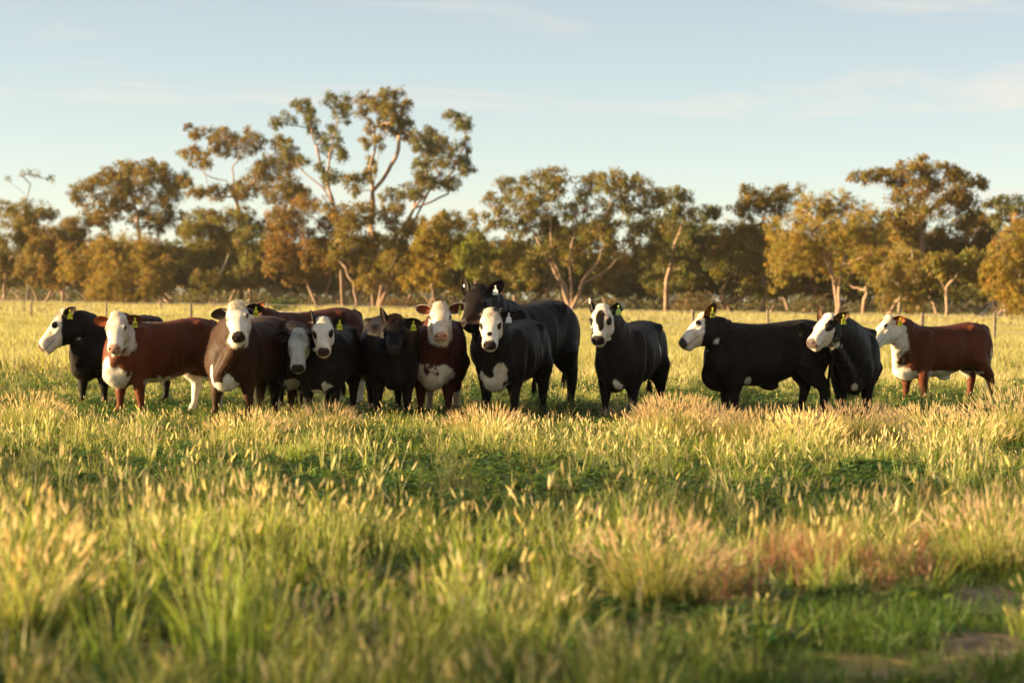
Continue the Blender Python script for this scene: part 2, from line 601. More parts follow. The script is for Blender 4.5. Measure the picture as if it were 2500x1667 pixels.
T('weeping_tree', 'golden weeping tree with several stems behind the first two cows', (265, 704), 285,
  [(290, 545, 42, 22), (340, 560, 38, 25), (235, 560, 38, 22), (200, 590, 38, 22), (260, 600, 45, 26), (330, 600, 42, 26), (172, 600, 22, 18), (230, 640, 40, 20), (300, 640, 45, 22), (360, 635, 28, 22), (270, 672, 25, 12), (320, 668, 25, 12)],
  105, stems=3, r0=0.40, leaf_col=(0.255, 0.177, 0.033), strings=True, droop=0.9)
T('gum_tree', 'spreading gum with open bare limbs left of the tallest gums', (552, 700), 300,
  [(470, 305, 32, 12), (520, 312, 26, 16), (555, 337, 32, 22), (595, 325, 18, 15), (430, 352, 24, 10), (460, 370, 22, 12), (635, 330, 15, 15), (655, 365, 22, 22), (620, 392, 32, 22),
   (670, 420, 22, 22), (592, 415, 32, 22), (640, 445, 32, 18), (560, 440, 28, 14), (500, 442, 28, 13), (450, 440, 20, 10), (430, 420, 12, 8), (690, 450, 20, 16)],
  106, trunk=(((552, 560), (545, 470), (538, 425), (533, 385)), ((552, 560), (545, 470), (520, 415), (470, 400)), ((552, 560), (600, 470))), r0=0.62, leaf_col=OLIVE)
T('gum_tree', 'tall airy gum with thin limbs, left one of the three tallest', (790, 700), 298,
  [(636, 279, 18, 9), (655, 270, 14, 10), (688, 240, 20, 10), (712, 252, 16, 12), (720, 285, 11, 20), (765, 230, 20, 12), (795, 240, 16, 12), (785, 262, 17, 14), (760, 305, 15, 14), (735, 312, 11, 12),
   (660, 330, 12, 13), (655, 352, 10, 12), (745, 340, 14, 10), (785, 335, 12, 16), (790, 358, 10, 10), (735, 385, 12, 10), (700, 365, 8, 7), (745, 408, 18, 10), (768, 415, 13, 10), (710, 268, 10, 14)],
  107, trunk=(((790, 600), (775, 490), (757, 440), (752, 395), (762, 340), (775, 280)), ((775, 490), (740, 430), (692, 390), (672, 350)), ((757, 440), (730, 350), (715, 300))), r0=0.62, leaf_col=GREYG, per=24)
T('gum_tree', 'tallest gum with a straight dark trunk and leafy top', (862, 700), 290,
  [(845, 222, 16, 10), (835, 245, 12, 12), (885, 213, 20, 10), (915, 211, 12, 8), (900, 233, 22, 12), (865, 255, 22, 14), (905, 260, 25, 16), (935, 245, 14, 12), (940, 278, 13, 12), (880, 290, 22, 14), (850, 290, 11, 11),
   (915, 295, 20, 14), (840, 325, 12, 9), (866, 320, 11, 11), (850, 375, 12, 10), (850, 395, 11, 7), (800, 410, 14, 9), (830, 412, 16, 10), (815, 435, 13, 12), (940, 310, 12, 10), (888, 250, 15, 12)],
  108, trunk=(((862, 620), (853, 520), (856, 440), (850, 385), (862, 330), (858, 280)), ((856, 440), (890, 395), (915, 345), (918, 300)), ((856, 440), (868, 370), (885, 310))), r0=0.80, leaf_col=OLIVE, per=24)
T('gum_tree', 'leaning gum with a slanting trunk, right one of the tallest', (868, 702), 284,
  [(1040, 262, 16, 9), (1065, 275, 16, 10), (1050, 285, 14, 9), (990, 300, 16, 12), (970, 325, 18, 18), (1005, 325, 20, 14), (1025, 345, 20, 14), (985, 350, 22, 16), (1062, 330, 11, 9), (960, 385, 16, 14), (1000, 380, 25, 16),
   (1045, 370, 25, 16), (1072, 385, 12, 14), (1020, 410, 26, 14), (985, 415, 22, 14), (1045, 420, 14, 9), (930, 440, 24, 16), (905, 450, 20, 14), (960, 440, 14, 11)],
  109, trunk=(((880, 620), (905, 555), (950, 480), (985, 440), (1010, 395)), ((950, 480), (975, 470), (1030, 445)), ((985, 440), (1040, 395), (1065, 340), (1070, 300)), ((950, 480), (960, 420))), r0=0.68, leaf_col=GREYG, per=26)
T('gum_tree', 'broad grey-green tree behind the cow tagged 081', (470, 704), 292,
  [(470, 500, 42, 22), (530, 510, 42, 22), (440, 540, 28, 22), (500, 550, 45, 25), (560, 545, 32, 25), (460, 590, 36, 22), (520, 600, 45, 25), (580, 600, 32, 22), (550, 640, 36, 18), (480, 640, 32, 18), (610, 560, 30, 25), (610, 520, 30, 20)],
  110, trunk=(((462, 650),), ((500, 640), (520, 600))), r0=0.5, leaf_col=(0.161, 0.141, 0.033), bark=M_palebark)
T('gum_tree', 'tree with leaning pinkish trunks left of the leaning gum', (735, 706), 280,
  [(640, 500, 38, 22), (700, 480, 38, 22), (690, 530, 40, 25), (640, 560, 36, 22), (720, 570, 40, 22), (660, 600, 32, 22), (720, 620, 36, 16), (750, 520, 28, 22), (690, 630, 25, 14), (760, 600, 25, 16)],
  111, trunk=(((690, 630), (665, 600)), ((700, 640), (720, 590)), ((760, 640), (750, 590))), r0=0.5, leaf_col=(0.199, 0.130, 0.029))
T('gum_tree', 'leafy tree crowding the foot of the leaning gum', (818, 706), 279,
  [(780, 490, 32, 20), (830, 480, 32, 20), (800, 540, 36, 25), (860, 560, 36, 26), (780, 590, 36, 22), (840, 610, 40, 22), (900, 600, 32, 26), (920, 540, 28, 26), (890, 490, 28, 18), (860, 640, 26, 14)],
  112, trunk=(((822, 650), (800, 600)), ((840, 660), (870, 610)), ((812, 650), (780, 600))), r0=0.55, leaf_col=(0.189, 0.130, 0.029))
T('gum_tree', 'rounded amber tree right of the tallest gums', (1000, 704), 300,
  [(1030, 505, 38, 18), (1075, 520, 24, 20), (990, 530, 32, 20), (960, 520, 28, 18), (1020, 550, 40, 25), (1070, 570, 32, 25), (970, 580, 36, 25), (1030, 600, 40, 25), (1085, 610, 26, 22), (960, 630, 28, 20), (1010, 640, 28, 18)],
  113, stems=3, r0=0.42, leaf_col=(0.237, 0.155, 0.026))
T('sapling_tree', 'small lime green tree just above the two white-faced heads', (1098, 700), 262,
  [(1095, 560, 24, 22), (1075, 590, 18, 17), (1102, 610, 20, 18), (1120, 580, 16, 16), (1090, 630, 16, 12)],
  114, r0=0.16, leaf_col=LIME)
T('gum_tree', 'broad spreading gum with many slanting stems behind the bull', (1312, 714), 276,
  [(1270, 397, 28, 12), (1230, 415, 32, 16), (1180, 430, 32, 16), (1130, 455, 26, 14), (1290, 425, 26, 16), (1340, 430, 28, 18), (1390, 420, 28, 16), (1440, 415, 30, 16), (1480, 430, 26, 18), (1500, 455, 26, 20), (1200, 460, 36, 20),
   (1260, 470, 36, 20), (1330, 480, 36, 22), (1400, 460, 32, 20), (1450, 470, 32, 22), (1150, 500, 32, 20), (1220, 520, 40, 22), (1300, 530, 40, 25), (1370, 520, 40, 25), (1440, 530, 36, 26), (1500, 520, 32, 26), (1180, 560, 32, 22),
   (1250, 580, 36, 22), (1330, 585, 36, 22), (1410, 590, 36, 25), (1480, 580, 32, 26), (1150, 600, 28, 20), (1385, 640, 18, 14), (1210, 620, 28, 18)],
  115, trunk=(((1290, 650), (1255, 590), (1225, 530)), ((1312, 660), (1310, 590), (1320, 520)), ((1335, 650), (1375, 600), (1410, 520)), ((1340, 650), (1400, 615), (1450, 560)), ((1300, 655), (1270, 600), (1265, 500))), r0=0.85, leaf_col=(0.161, 0.133, 0.031), dens=0.85)
T('gum_tree', 'sparse gum with small tufts of leaf right of the broad one', (1530, 714), 300,
  [(1540, 445, 20, 15), (1575, 450, 18, 13), (1610, 480, 22, 14), (1640, 485, 18, 12), (1560, 490, 24, 17), (1600, 515, 24, 14), (1550, 540, 28, 22), (1590, 560, 28, 22), (1622, 555, 13, 10), (1530, 590, 32, 25), (1600, 612, 32, 22), (1560, 640, 32, 20)],
  116, trunk=((1532, 640), (1550, 560), (1575, 500)), r0=0.5, leaf_col=GREYG)
T('gum_tree', 'brownish gum left of the big weeping tree', (1752, 714), 300,
  [(1700, 480, 28, 18), (1730, 455, 28, 16), (1790, 440, 32, 14), (1760, 480, 32, 20), (1810, 460, 22, 16), (1690, 530, 36, 22), (1740, 530, 36, 25), (1655, 560, 30, 22), (1700, 590, 36, 25), (1760, 600, 32, 25), (1802, 640, 14, 22), (1720, 640, 28, 18)],
  117, trunk=((1755, 650), (1745, 560), (1755, 490)), r0=0.55, leaf_col=OLIVE)
T('weeping_tree', 'big golden weeping tree behind the two right-hand black cows', (1925, 716), 272,
  [(1880, 455, 42, 18), (1930, 450, 42, 18), (1840, 480, 36, 22), (1980, 480, 40, 22), (1800, 520, 32, 25), (1860, 520, 40, 26), (1930, 510, 40, 26), (2000, 530, 40, 26), (2050, 540, 28, 22), (1780, 560, 22, 25), (1840, 570, 36, 22), (1910, 570, 36, 22), (1980, 580, 36, 22), (2040, 580, 32, 22), (1792, 600, 14, 18)],
  118, trunk=(((1915, 640), (1890, 580), (1860, 530)), ((1930, 640), (1945, 580), (1990, 530)), ((1920, 640), (1915, 560))), r0=0.55, leaf_col=GOLD, strings=True, droop=1.0)
T('gum_tree', 'tall gum with layered crown behind the big weeping tree', (2112, 714), 305,
  [(1980, 405, 32, 12), (2020, 400, 16, 10), (2080, 387, 26, 14), (2110, 381, 18, 12), (2070, 410, 28, 16), (2160, 387, 30, 14), (2190, 395, 18, 12), (2230, 410, 28, 12), (2258, 420, 12, 8), (2120, 430, 32, 20), (2180, 430, 32, 20),
   (2080, 460, 36, 22), (2150, 480, 40, 25), (2210, 470, 36, 22), (2240, 500, 32, 22), (2100, 520, 40, 25), (2170, 540, 40, 25), (2230, 560, 36, 26), (2280, 540, 28, 22)],
  119, trunk=(((2112, 600), (2115, 500), (2130, 430)), ((2115, 500), (2060, 440), (1990, 420)), ((2115, 500), (2180, 450), (2220, 425))), r0=0.7, leaf_col=(0.182, 0.133, 0.029))
T('gum_tree', 'small gum crown showing above the golden tree at the right edge', (2312, 714), 310,
  [(2290, 470, 28, 12), (2330, 463, 24, 12), (2350, 480, 20, 12), (2300, 500, 22, 12), (2340, 520, 22, 14)], 120, r0=0.4, leaf_col=GREYG)
T('gum_tree', 'tree with a pale forked trunk left of the last red cow', (2066, 718), 262,
  [(2040, 600, 26, 22), (2090, 625, 20, 26), (2130, 600, 30, 20), (2070, 570, 28, 18), (2112, 650, 14, 20), (2030, 630, 14, 22)],
  121, trunk=(((2068, 660), (2080, 625)), ((2068, 660), (2050, 640), (2030, 610)), ((2072, 665), (2110, 640), (2140, 628))), r0=0.42, leaf_col=(0.217, 0.159, 0.033), bark=M_palebark, strings=True)
T('gum_tree', 'crooked tree with an orange arched trunk above the last red cow', (2174, 718), 264,
  [(2180, 610, 36, 22), (2230, 620, 32, 22), (2145, 605, 24, 18), (2262, 650, 26, 22), (2235, 590, 30, 20)],
  122, trunk=(((2172, 670), (2160, 645)), ((2174, 660), (2200, 630), (2230, 622))), r0=0.32, leaf_col=(0.189, 0.141, 0.031))
T('weeping_tree', 'bright golden weeping tree cut off by the right edge', (2420, 722), 240,
  [(2335, 520, 32, 22), (2300, 560, 30, 25), (2350, 575, 36, 28), (2282, 600, 18, 18), (2330, 625, 26, 24), (2380, 540, 40, 35), (2400, 600, 40, 35), (2345, 660, 16, 18), (2380, 660, 30, 25), (2420, 520, 40, 35)],
  123, r0=0.5, leaf_col=GOLD, strings=True, droop=1.0, dens=1.2)

# two unseen gums added to throw shade across the clover and near right corner
def shade_gum(label, X, Y, z0, z1, r, seed, n):
    rs = np.random.default_rng(seed)
    cl_ = [(np.array([X + rs.normal(0, r * .45), Y + rs.uniform(-r, r), rs.uniform(z0, z1)]), rs.uniform(.7, 1.4), rs.uniform(.5, .9)) for _ in range(n)]
    root = bpy.data.objects.new('gum_tree', None); COL.objects.link(root); root.location = (X, Y, -0.1)
    tag(root, label, 'tree', 'unseen gums added for their shade')
    b0 = np.array([X, Y, -0.1])
    mb = MB()
    top = np.array([X + .4, Y, z0 + .6 * (z1 - z0)])
    tr = branch_path(b0, top, 0.05, rs, 8, .04)
    v, f = tube(tr - b0, np.linspace(.26, .10, 8), 9); mb.add(v, f)
    for c, rx, ry in cl_:
        j = min(range(3, 8), key=lambda q: np.linalg.norm(tr[q] - c) + max(0, tr[q][2] - c[2]) * 2)
        v, f = tube(branch_path(tr[j], c, -.08, rs, 5) - b0, np.linspace(.08, .02, 5), 5); mb.add(v, f)
    obj('trunk', mb.mesh('trunk', M_bark, True), root)
    cc, rr = [], []
    for c, rx, ry in cl_:
        k = 11
        d = rs.normal(0, 1, (k, 3)); d /= np.linalg.norm(d, axis=1)[:, None]
        cc.append(c + d * (rs.uniform(.2, 1, k) ** .5)[:, None] * np.array([rx, rx, ry])); rr.append(rs.uniform(.25, .5, k))
    V, Fq, Cc = leaves(np.vstack(cc) - b0, np.concatenate(rr), 26, 0.20, rs, OLIVE, 0.5)
    obj('crown', mesh_np('crown', V, Fq, Cc, M_leaf), root)


shade_gum('unseen spreading gum added on the left to shade the clover', -33, 16.8, 3.2, 10.5, 2.6, 801, 20)
shade_gum('unseen smaller gum added on the left to shade the bare near right corner', -26.5, 7.6, 5.0, 9.5, 1.0, 802, 15)

# second rank: generic gums behind, each its own object, sharing three crowns
PROTO = []
for k, col in enumerate(((0.12, 0.112, 0.036), (0.165, 0.122, 0.030), (0.095, 0.094, 0.036))):
    rs_ = np.random.default_rng(300 + k)
    cl_ = [(1176 + rs_.normal(0, 45), 600 + rs_.uniform(-80, 40), rs_.uniform(22, 38), rs_.uniform(15, 24)) for _ in range(18)]
    PROTO.append(T('gum_tree', 'background', (1176, 722), 300, cl_, 310 + k, r0=0.5, leaf_col=col, stems=2 + k, leaf=0.38, per=22, dens=0.9))
ROW = []
rsb = np.random.default_rng(77)
xq = -40.0
while xq < 2560:
    ROW.append((xq + rsb.uniform(-15, 15), rsb.uniform(304, 330) * line(xq * .9408)))
    xq += rsb.uniform(56, 84)
xq = -30.0
while xq < 2560:
    ROW.append((xq + rsb.uniform(-15, 15), rsb.uniform(350, 400) * line(xq * .9408)))
    xq += rsb.uniform(60, 90)
for i, (x, dpt) in enumerate(ROW):
    src = PROTO[i % 3]
    if i < 3:
        o = src
    else:
        o = src.copy(); COL.objects.link(o)
        for ch in src.children:
            c = ch.copy(); COL.objects.link(c); c.parent = o
    sc = rsb.uniform(0.62, 0.98)
    o.location = (gx(x, dpt), dpt, -0.1)
    o.rotation_euler = (0, 0, rsb.uniform(0, 6.28))
    o.scale = (sc * rsb.uniform(.9, 1.2), sc * rsb.uniform(.9, 1.2), sc)
    o['label'] = 'shadowy gum in the second rank, seen between the front trees'
    o['group'] = 'second rank of gums'

# the wood behind reads as one mass
rsw = np.random.default_rng(55)
nw = 5600
wx, wy = rsw.uniform(-130, 130, nw), rsw.uniform(430, 520, nw)
wy = wy * line((wx / wy * F + 1250) * .9408)
wc = np.column_stack([wx, wy, rsw.uniform(0.01, 1, nw) ** 1.15 * (7.5 + 3.5 * vnoise(np.column_stack([wx, wy]) * 0.06, 4))])
V_, F_, C_ = leaves(wc, rsw.uniform(1.0, 2.2, nw), 16, 0.9, rsw, (0.12, 0.108, 0.052), 0.2)  # leaf colour lightened so distance haze is in the colour
tag(obj('far_wood', mesh_np('far_wood', V_, F_, C_, M_leaf)), 'dim wood closing the view between the tree trunks', 'wood', kind='stuff')

# low scrub in front of the trees
def shrub(label, px, py, depth, rx, rz, col, seed, per=34):
    rs = np.random.default_rng(seed)
    c = at(px, py, depth); c[2] = 0
    root = bpy.data.objects.new('shrub', None); COL.objects.link(root); root.location = c
    tag(root, label, 'shrub', 'shrubs at the foot of the trees')
    k = int(26 * rx * rz) + 8
    d = rs.normal(0, 1, (k, 3)); d /= np.linalg.norm(d, axis=1)[:, None]
    pts = d * (rs.uniform(0.3, 1, k) ** .5)[:, None] * np.array([rx, rx, rz * .5]) + np.array([0, 0, rz * 0.55])
    V, Fq, Cc = leaves(pts, np.full(k, 0.26), per, 0.17, rs, col, 0.0)
    obj('foliage', mesh_np('foliage', V, Fq, Cc, M_leaf), root)
    mb = MB()
    for q in range(6):
        v, f = tube(branch_path(np.zeros(3), pts[q], 0.1, rs, 4), np.array([.05, .04, .03, .015]), 5); mb.add(v, f)
    obj('stem', mb.mesh('stem', M_bark), root)


shrub('round green bush in front of the trees behind the cow tagged 081', 691, 745, 190, 1.1, 1.45, (0.05, 0.075, 0.025), 401)
shrub('pale dry bush at the foot of the sparse gum', 1690, 738, 235, 2.2, 2.2, (0.15, 0.11, 0.05), 402)
shrub('grey-green bush below the pale-trunked tree', 1980, 745, 228, 2.4, 1.8, (0.10, 0.085, 0.035), 403)
shrub('yellowish bush left of the pale upright trunk', 480, 735, 285, 1.8, 2.3, (0.12, 0.11, 0.03), 404)
shrub('dry brown bush under the rounded amber tree', 985, 738, 268, 2.6, 1.5, (0.13, 0.085, 0.04), 405)

# fallen grey limbs near the right edge
for i, (lab, pts_px, dpt, r_) in enumerate([
        ('long grey fallen limb slanting up behind the last red cow', ((2385, 772), (2410, 752), (2432, 735)), 236, 0.16),
        ('thin grey fallen branch lying right of the longer fallen limb', ((2432, 770), (2460, 757), (2484, 742)), 238, 0.12)]):
    P = [at(x, y, dpt + k * 1.1) for k, (x, y) in enumerate(pts_px)]
    P[0][2] = 0.02
    rs = np.random.default_rng(500 + i)
    mb = MB()
    main = np.vstack([branch_path(P[0], P[1], 0, rs, 4), branch_path(P[1], P[2], 0, rs, 4)[1:]])
    b0 = main[0].copy()
    v, f = tube(main - b0, np.linspace(r_, r_ * .35, len(main)), 7); mb.add(v, f)
    fl = obj('fallen_limb', mb.mesh('fallen_limb', M_deadwood, True), loc=b0)
    tag(fl, lab, 'branch')
    for q in range(4):
        s0 = main[2 + q % 4]
        e_ = s0 + np.array([rs.normal(0, .8), rs.normal(0, .8), rs.uniform(-.4, 1.0)])
        v, f = tube(branch_path(s0, e_, 0, rs, 4) - b0, np.linspace(r_ * .45, .02, 4), 5)
        obj('side_branch', mesh_np('side_branch', v, f, mat=M_deadwood, smooth=True), fl)

# ------------------------------------------------------------------ fence
def fence(label, posts, depth, height, gauge, nwires, wirer):
    P = [np.array([gx(x, d_), d_, 0]) for x, d_ in posts]
    root = bpy.data.objects.new('wire_fence', None); COL.objects.link(root); root.location = P[0]
    tag(root, label, 'fence')
    for k, p in enumerate(P):
        h = height * (1 + 0.05 * math.sin(k * 2.1))
        r_ = gauge * (1.5 if k % 3 == 0 else 1.0)
        lean = np.array([0.03 * math.sin(k * 1.7), 0, 0])
        v, f = tube([p - P[0] - [0, 0, .2], p - P[0] + lean * .5 + [0, 0, h * .5], p - P[0] + lean + [0, 0, h]], [r_, r_, r_ * .92], 8)
        obj('post', mesh_np('post', v, f, mat=M_post), root)
    for w_ in range(nwires):
        z = height * (0.93 - 0.25 * w_)
        pts = []
        for k, p in enumerate(P):
            if k:
                pts.append((P[k - 1] + p) / 2 - P[0] + [0, 0, z - 0.025])
            pts.append(p - P[0] + [0, -gauge, z])
        v, f = tube(pts, [wirer] * len(pts), 4)
        obj('wire', mesh_np('wire', v, f, mat=M_wire), root)


fence('post and wire fence running right across the paddock behind the cattle', [(x + 6 * math.sin(x), (142 - 52 * x / 2500.0)) for x in (-125, 70, 263, 461, 653, 866, 1065, 1270, 1480, 1690, 1876, 2066, 2246, 2429, 2610)], 118, 1.2, 0.055, 4, 0.012)
fence('thin far fence in front of the trees at the left', [(x, 200) for x in (-60, 56, 221, 392, 560, 730, 900)], 200, 1.1, 0.045, 2, 0.008)

# ------------------------------------------------------------------ grass
STRAW = np.array([0.54, 0.485, 0.225]); PALE = np.array([0.63, 0.56, 0.33]); HEADC = np.array([0.66, 0.57, 0.36])
GREEN = np.array([0.10, 0.165, 0.025]); YGREEN = np.array([0.30, 0.335, 0.066]); DGREEN = np.array([0.046, 0.110, 0.025])


def blade(mb, p, h, lean, az, width, c0, c1, segs=3, curve=1.6):
    d = np.array([math.cos(az), math.sin(az), 0])
    sd = np.array([-d[1], d[0], 0])
    a2 = rng.uniform(0, 6.28)
    sd = np.array([math.cos(a2), math.sin(a2), 0])
    pts, cols = [], []
    for i in range(segs + 1):
        t = i / segs
        q = p + d * lean * h * t ** curve + np.array([0, 0, h * t * (1 - 0.25 * lean * t)])
        wd = width * (1 - 0.85 * t ** 1.5)
        c = c0 * (1 - t) + c1 * t
        if i < segs:
            pts += [q - sd * wd, q + sd * wd]; cols += [c, c]
        else:
            pts.append(q); cols.append(c)
    f = [(2 * i, 2 * i + 1, 2 * i + 3, 2 * i + 2) for i in range(segs - 1)] + [(2 * segs - 2, 2 * segs - 1, 2 * segs)]
    mb.add(np.array(pts), f, np.array(cols))
    return np.array(pts[-1]), nrm(np.array(pts[-1]) - np.array(pts[-2]))


def seed_head(mb, p, d, L, r, col):
    ref = np.array([1, 0.2, 0.1])
    s1 = nrm(np.cross(d, ref)); s2 = np.cross(d, s1)
    rows = [(0, .25), (.25, 1.0), (.65, .85), (1.0, .12)]
    V = []
    for t, k in rows:
        for a in range(4):
            an = a * math.pi / 2 + t
            V.append(p + d * L * t + (s1 * math.cos(an) + s2 * math.sin(an)) * r * k)
    Fc = []
    for i in range(3):
        for a in range(4):
            Fc.append((i * 4 + a, i * 4 + (a + 1) % 4, i * 4 + 4 + (a + 1) % 4, i * 4 + 4 + a))
    mb.add(np.array(V), Fc, col)
    # bristles
    for a in range(9):
        an = rng.uniform(0, 6.28); t = rng.uniform(.05, .85)
        o_ = s1 * math.cos(an) + s2 * math.sin(an)
        q = p + d * L * t
        V = np.array([q, q + d * 0.004 + o_ * 0.002, q + d * L * .42 + o_ * r * 3.6])
        mb.add(V, [(0, 1, 2)], col * 1.15)


def proto_collection(name, builders):
    c = bpy.data.collections.new(name)
    for i, fn in enumerate(builders):
        mb = MB(); fn(mb)
        me = mb.mesh('%s_%02d' % (name, i), fn.mat)
        o = bpy.data.objects.new('%s_%02d' % (name, i), me)
        c.objects.link(o)
    return c


def seedgrass(nb, ns, hgt, spread=0.09, wid=0.0040, mat=None, head=1.0, greenish=0.5, headc=HEADC):
    def fn(mb):
        for _ in range(nb):
            a = rng.uniform(0, 6.28); r_ = spread * math.sqrt(rng.uniform())
            p = np.array([r_ * math.cos(a), r_ * math.sin(a), -0.01])
            g = rng.uniform()
            c0 = GREEN * rng.uniform(.7, 1.2)
            c1 = (YGREEN if g < greenish else STRAW) * rng.uniform(.8, 1.25)
            blade(mb, p, hgt * rng.uniform(.4, 1.0), rng.uniform(.05, .55), a + rng.normal(0, .8), wid * rng.uniform(.7, 1.3), c0, c1)
        for _ in range(ns):
            a = rng.uniform(0, 6.28); r_ = spread * math.sqrt(rng.uniform())
            p = np.array([r_ * math.cos(a), r_ * math.sin(a), -0.01])
            c0, c1 = YGREEN * rng.uniform(.7, 1.1), STRAW * rng.uniform(.9, 1.2)
            tip, d = blade(mb, p, hgt * rng.uniform(.75, 1.15), rng.uniform(.05, .45), a + rng.normal(0, .8), wid * .55, c0, c1, 3, 1.4)
            seed_head(mb, tip - d * 0.01, d, rng.uniform(.05, .10) * head, rng.uniform(.0030, .0056) * head, headc * rng.uniform(.8, 1.2) * np.array([1, rng.uniform(.92, 1.08), rng.uniform(.85, 1.1)]))
    fn.mat = mat or M_grass
    return fn


def midgrass(nb, ns, hgt, spread, straw):
    """Coarser seeding tuft with plump pale heads, as it shows some way off."""
    def fn(mb):
        for _ in range(nb):
            a = rng.uniform(0, 6.28); r_ = spread * math.sqrt(rng.uniform())
            p = np.array([r_ * math.cos(a), r_ * math.sin(a), -0.01])
            c1 = (STRAW if rng.uniform() < straw else YGREEN) * rng.uniform(.75, 1.3)
            blade(mb, p, hgt * rng.uniform(.35, 1.0), rng.uniform(.05, .6), a + rng.normal(0, .8), .0058 * rng.uniform(.6, 1.4), DGREEN * rng.uniform(.6, 1.3), c1)
        for _ in range(ns):
            a = rng.uniform(0, 6.28); r_ = spread * math.sqrt(rng.uniform())
            p = np.array([r_ * math.cos(a), r_ * math.sin(a), -0.01])
            tip, d = blade(mb, p, hgt * rng.uniform(.7, 1.2), rng.uniform(.05, .5), a + rng.normal(0, .8), .003, YGREEN, PALE, 3, 1.4)
            seed_head(mb, tip - d * 0.02, d, rng.uniform(.05, .10), rng.uniform(.0032, .0060), PALE * rng.uniform(.9, 1.35) * np.array([1.02, rng.uniform(.9, 1.02), rng.uniform(.85, 1.15)]))
    fn.mat = M_grass
    return fn


def leafgrass(nb, hgt, c0, c1, spread=0.10, wid=0.0048, lean=0.9):
    def fn(mb):
        for _ in range(nb):
            a = rng.uniform(0, 6.28); r_ = spread * math.sqrt(rng.uniform())
            p = np.array([r_ * math.cos(a), r_ * math.sin(a), -0.01])
            blade(mb, p, hgt * rng.uniform(.45, 1.1), rng.uniform(.1, lean), a + rng.normal(0, .9), wid * rng.uniform(.7, 1.3), c0 * rng.uniform(.7, 1.2), c1 * rng.uniform(.75, 1.25))
    fn.mat = M_grass
    return fn


def clover(nl, hgt, spread=0.13, col=DGREEN, size=0.017):
    def fn(mb):
        for _ in range(nl):
            a = rng.uniform(0, 6.28); r_ = spread * math.sqrt(rng.uniform())
            z = hgt * rng.uniform(.25, 1.0) * (1 - 0.5 * (r_ / spread) ** 2)
            c = np.array([r_ * math.cos(a), r_ * math.sin(a), z])
            nn = nrm(np.array([rng.normal(0, .45), rng.normal(0, .45), 1]))
            s1 = nrm(np.cross(nn, [math.cos(a), math.sin(a), .2])); s2 = np.cross(nn, s1)
            cc = col * rng.uniform(.7, 1.5) * np.array([rng.uniform(.8, 1.5), 1, 1])
            for k in range(3):
                an = k * 2.094 + a
                u_ = s1 * math.cos(an) + s2 * math.sin(an); v_ = np.cross(nn, u_)
                L = size * rng.uniform(.8, 1.3)
                mb.add(np.array([c, c + u_ * L * .6 + v_ * L * .5, c + u_ * L * 1.15, c + u_ * L * .6 - v_ * L * .5]), [(0, 1, 2, 3)], cc)
            if rng.uniform() < .4:
                b = c * np.array([.6, .6, 0]); sdv = np.array([.0012, .0008, 0])
                mb.add(np.array([b - sdv, b + sdv, c]), [(0, 1, 2)], cc)
    fn.mat = M_clover
    return fn


def herb(hgt, col, nst=9, spread=0.10, twig=9, wid=0.0022):
    def fn(mb):
        for _ in range(nst):
            a = rng.uniform(0, 6.28); r_ = spread * math.sqrt(rng.uniform())
            p = np.array([r_ * math.cos(a), r_ * math.sin(a), -0.01])
            h = hgt * rng.uniform(.6, 1.1)
            cc = col * rng.uniform(.75, 1.25)
            ln = rng.uniform(.1, .5)
            blade(mb, p, h, ln, a, wid, cc * .8, cc)
            for k in range(twig):
                t = rng.uniform(.35, .95)
                q = p + np.array([math.cos(a), math.sin(a), 0]) * ln * h * t ** 1.6 + np.array([0, 0, h * t * (1 - .25 * ln * t)])
                blade(mb, q, h * rng.uniform(.10, .26), rng.uniform(.4, 1.3), rng.uniform(0, 6.28), wid * .9, cc, cc * 1.15, 2)
    fn.mat = M_grass
    return fn


def coarse(nb, hgt, spread, wid, c1s, heads=3):
    def fn(mb):
        for _ in range(nb):
            a = rng.uniform(0, 6.28); r_ = spread * math.sqrt(rng.uniform())
            p = np.array([r_ * math.cos(a), r_ * math.sin(a), -0.02])
            c1 = c1s[rng.integers(len(c1s))]
            blade(mb, p, hgt * rng.uniform(.4, 1.1), rng.uniform(.1, .6), a + rng.normal(0, .8), wid * rng.uniform(.7, 1.3), (GREEN * .45 + STRAW * .4) * rng.uniform(.6, 1.2), c1 * rng.uniform(.8, 1.2), 2)
    fn.mat = M_grass
    return fn


G_SEED = [seedgrass(22, 4, .34, greenish=.6), seedgrass(20, 3, .31, greenish=.6), seedgrass(24, 2, .36, greenish=.75), seedgrass(18, 6, .27, greenish=.3), seedgrass(22, 3, .40, greenish=.8), seedgrass(22, 1, .32, greenish=.85)]
G_TALL = [seedgrass(30, 4, .44, .11, .0056, head=.85, greenish=.85), seedgrass(28, 3, .48, .11, .0056, head=.9, greenish=.85), seedgrass(26, 7, .42, .12, .0048, head=.85, greenish=.6, headc=np.array([.66, .55, .37]))]
G_LEAF = [leafgrass(26, .22, GREEN, YGREEN), leafgrass(24, .28, GREEN, YGREEN * .9), leafgrass(22, .20, DGREEN, GREEN), leafgrass(20, .26, GREEN, STRAW)]
G_CLOV = [clover(60, .09), clover(54, .12, .14), clover(60, .07, .15, DGREEN * np.array([1.5, 1.15, .9])), clover(46, .14, .12, DGREEN * np.array([1.9, 1.3, .8]))]
G_SHORT = [leafgrass(36, .15, DGREEN, GREEN * .9, .12, .0036, 1.0), leafgrass(34, .20, DGREEN, GREEN, .12, .0038, .9), leafgrass(30, .12, DGREEN, YGREEN * .6, .13, .0036, 1.2)]
G_RED = [herb(.32, np.array([.36, .17, .125]), 11), herb(.27, np.array([.34, .20, .14]), 11), herb(.36, np.array([.40, .235, .16]), 11)]
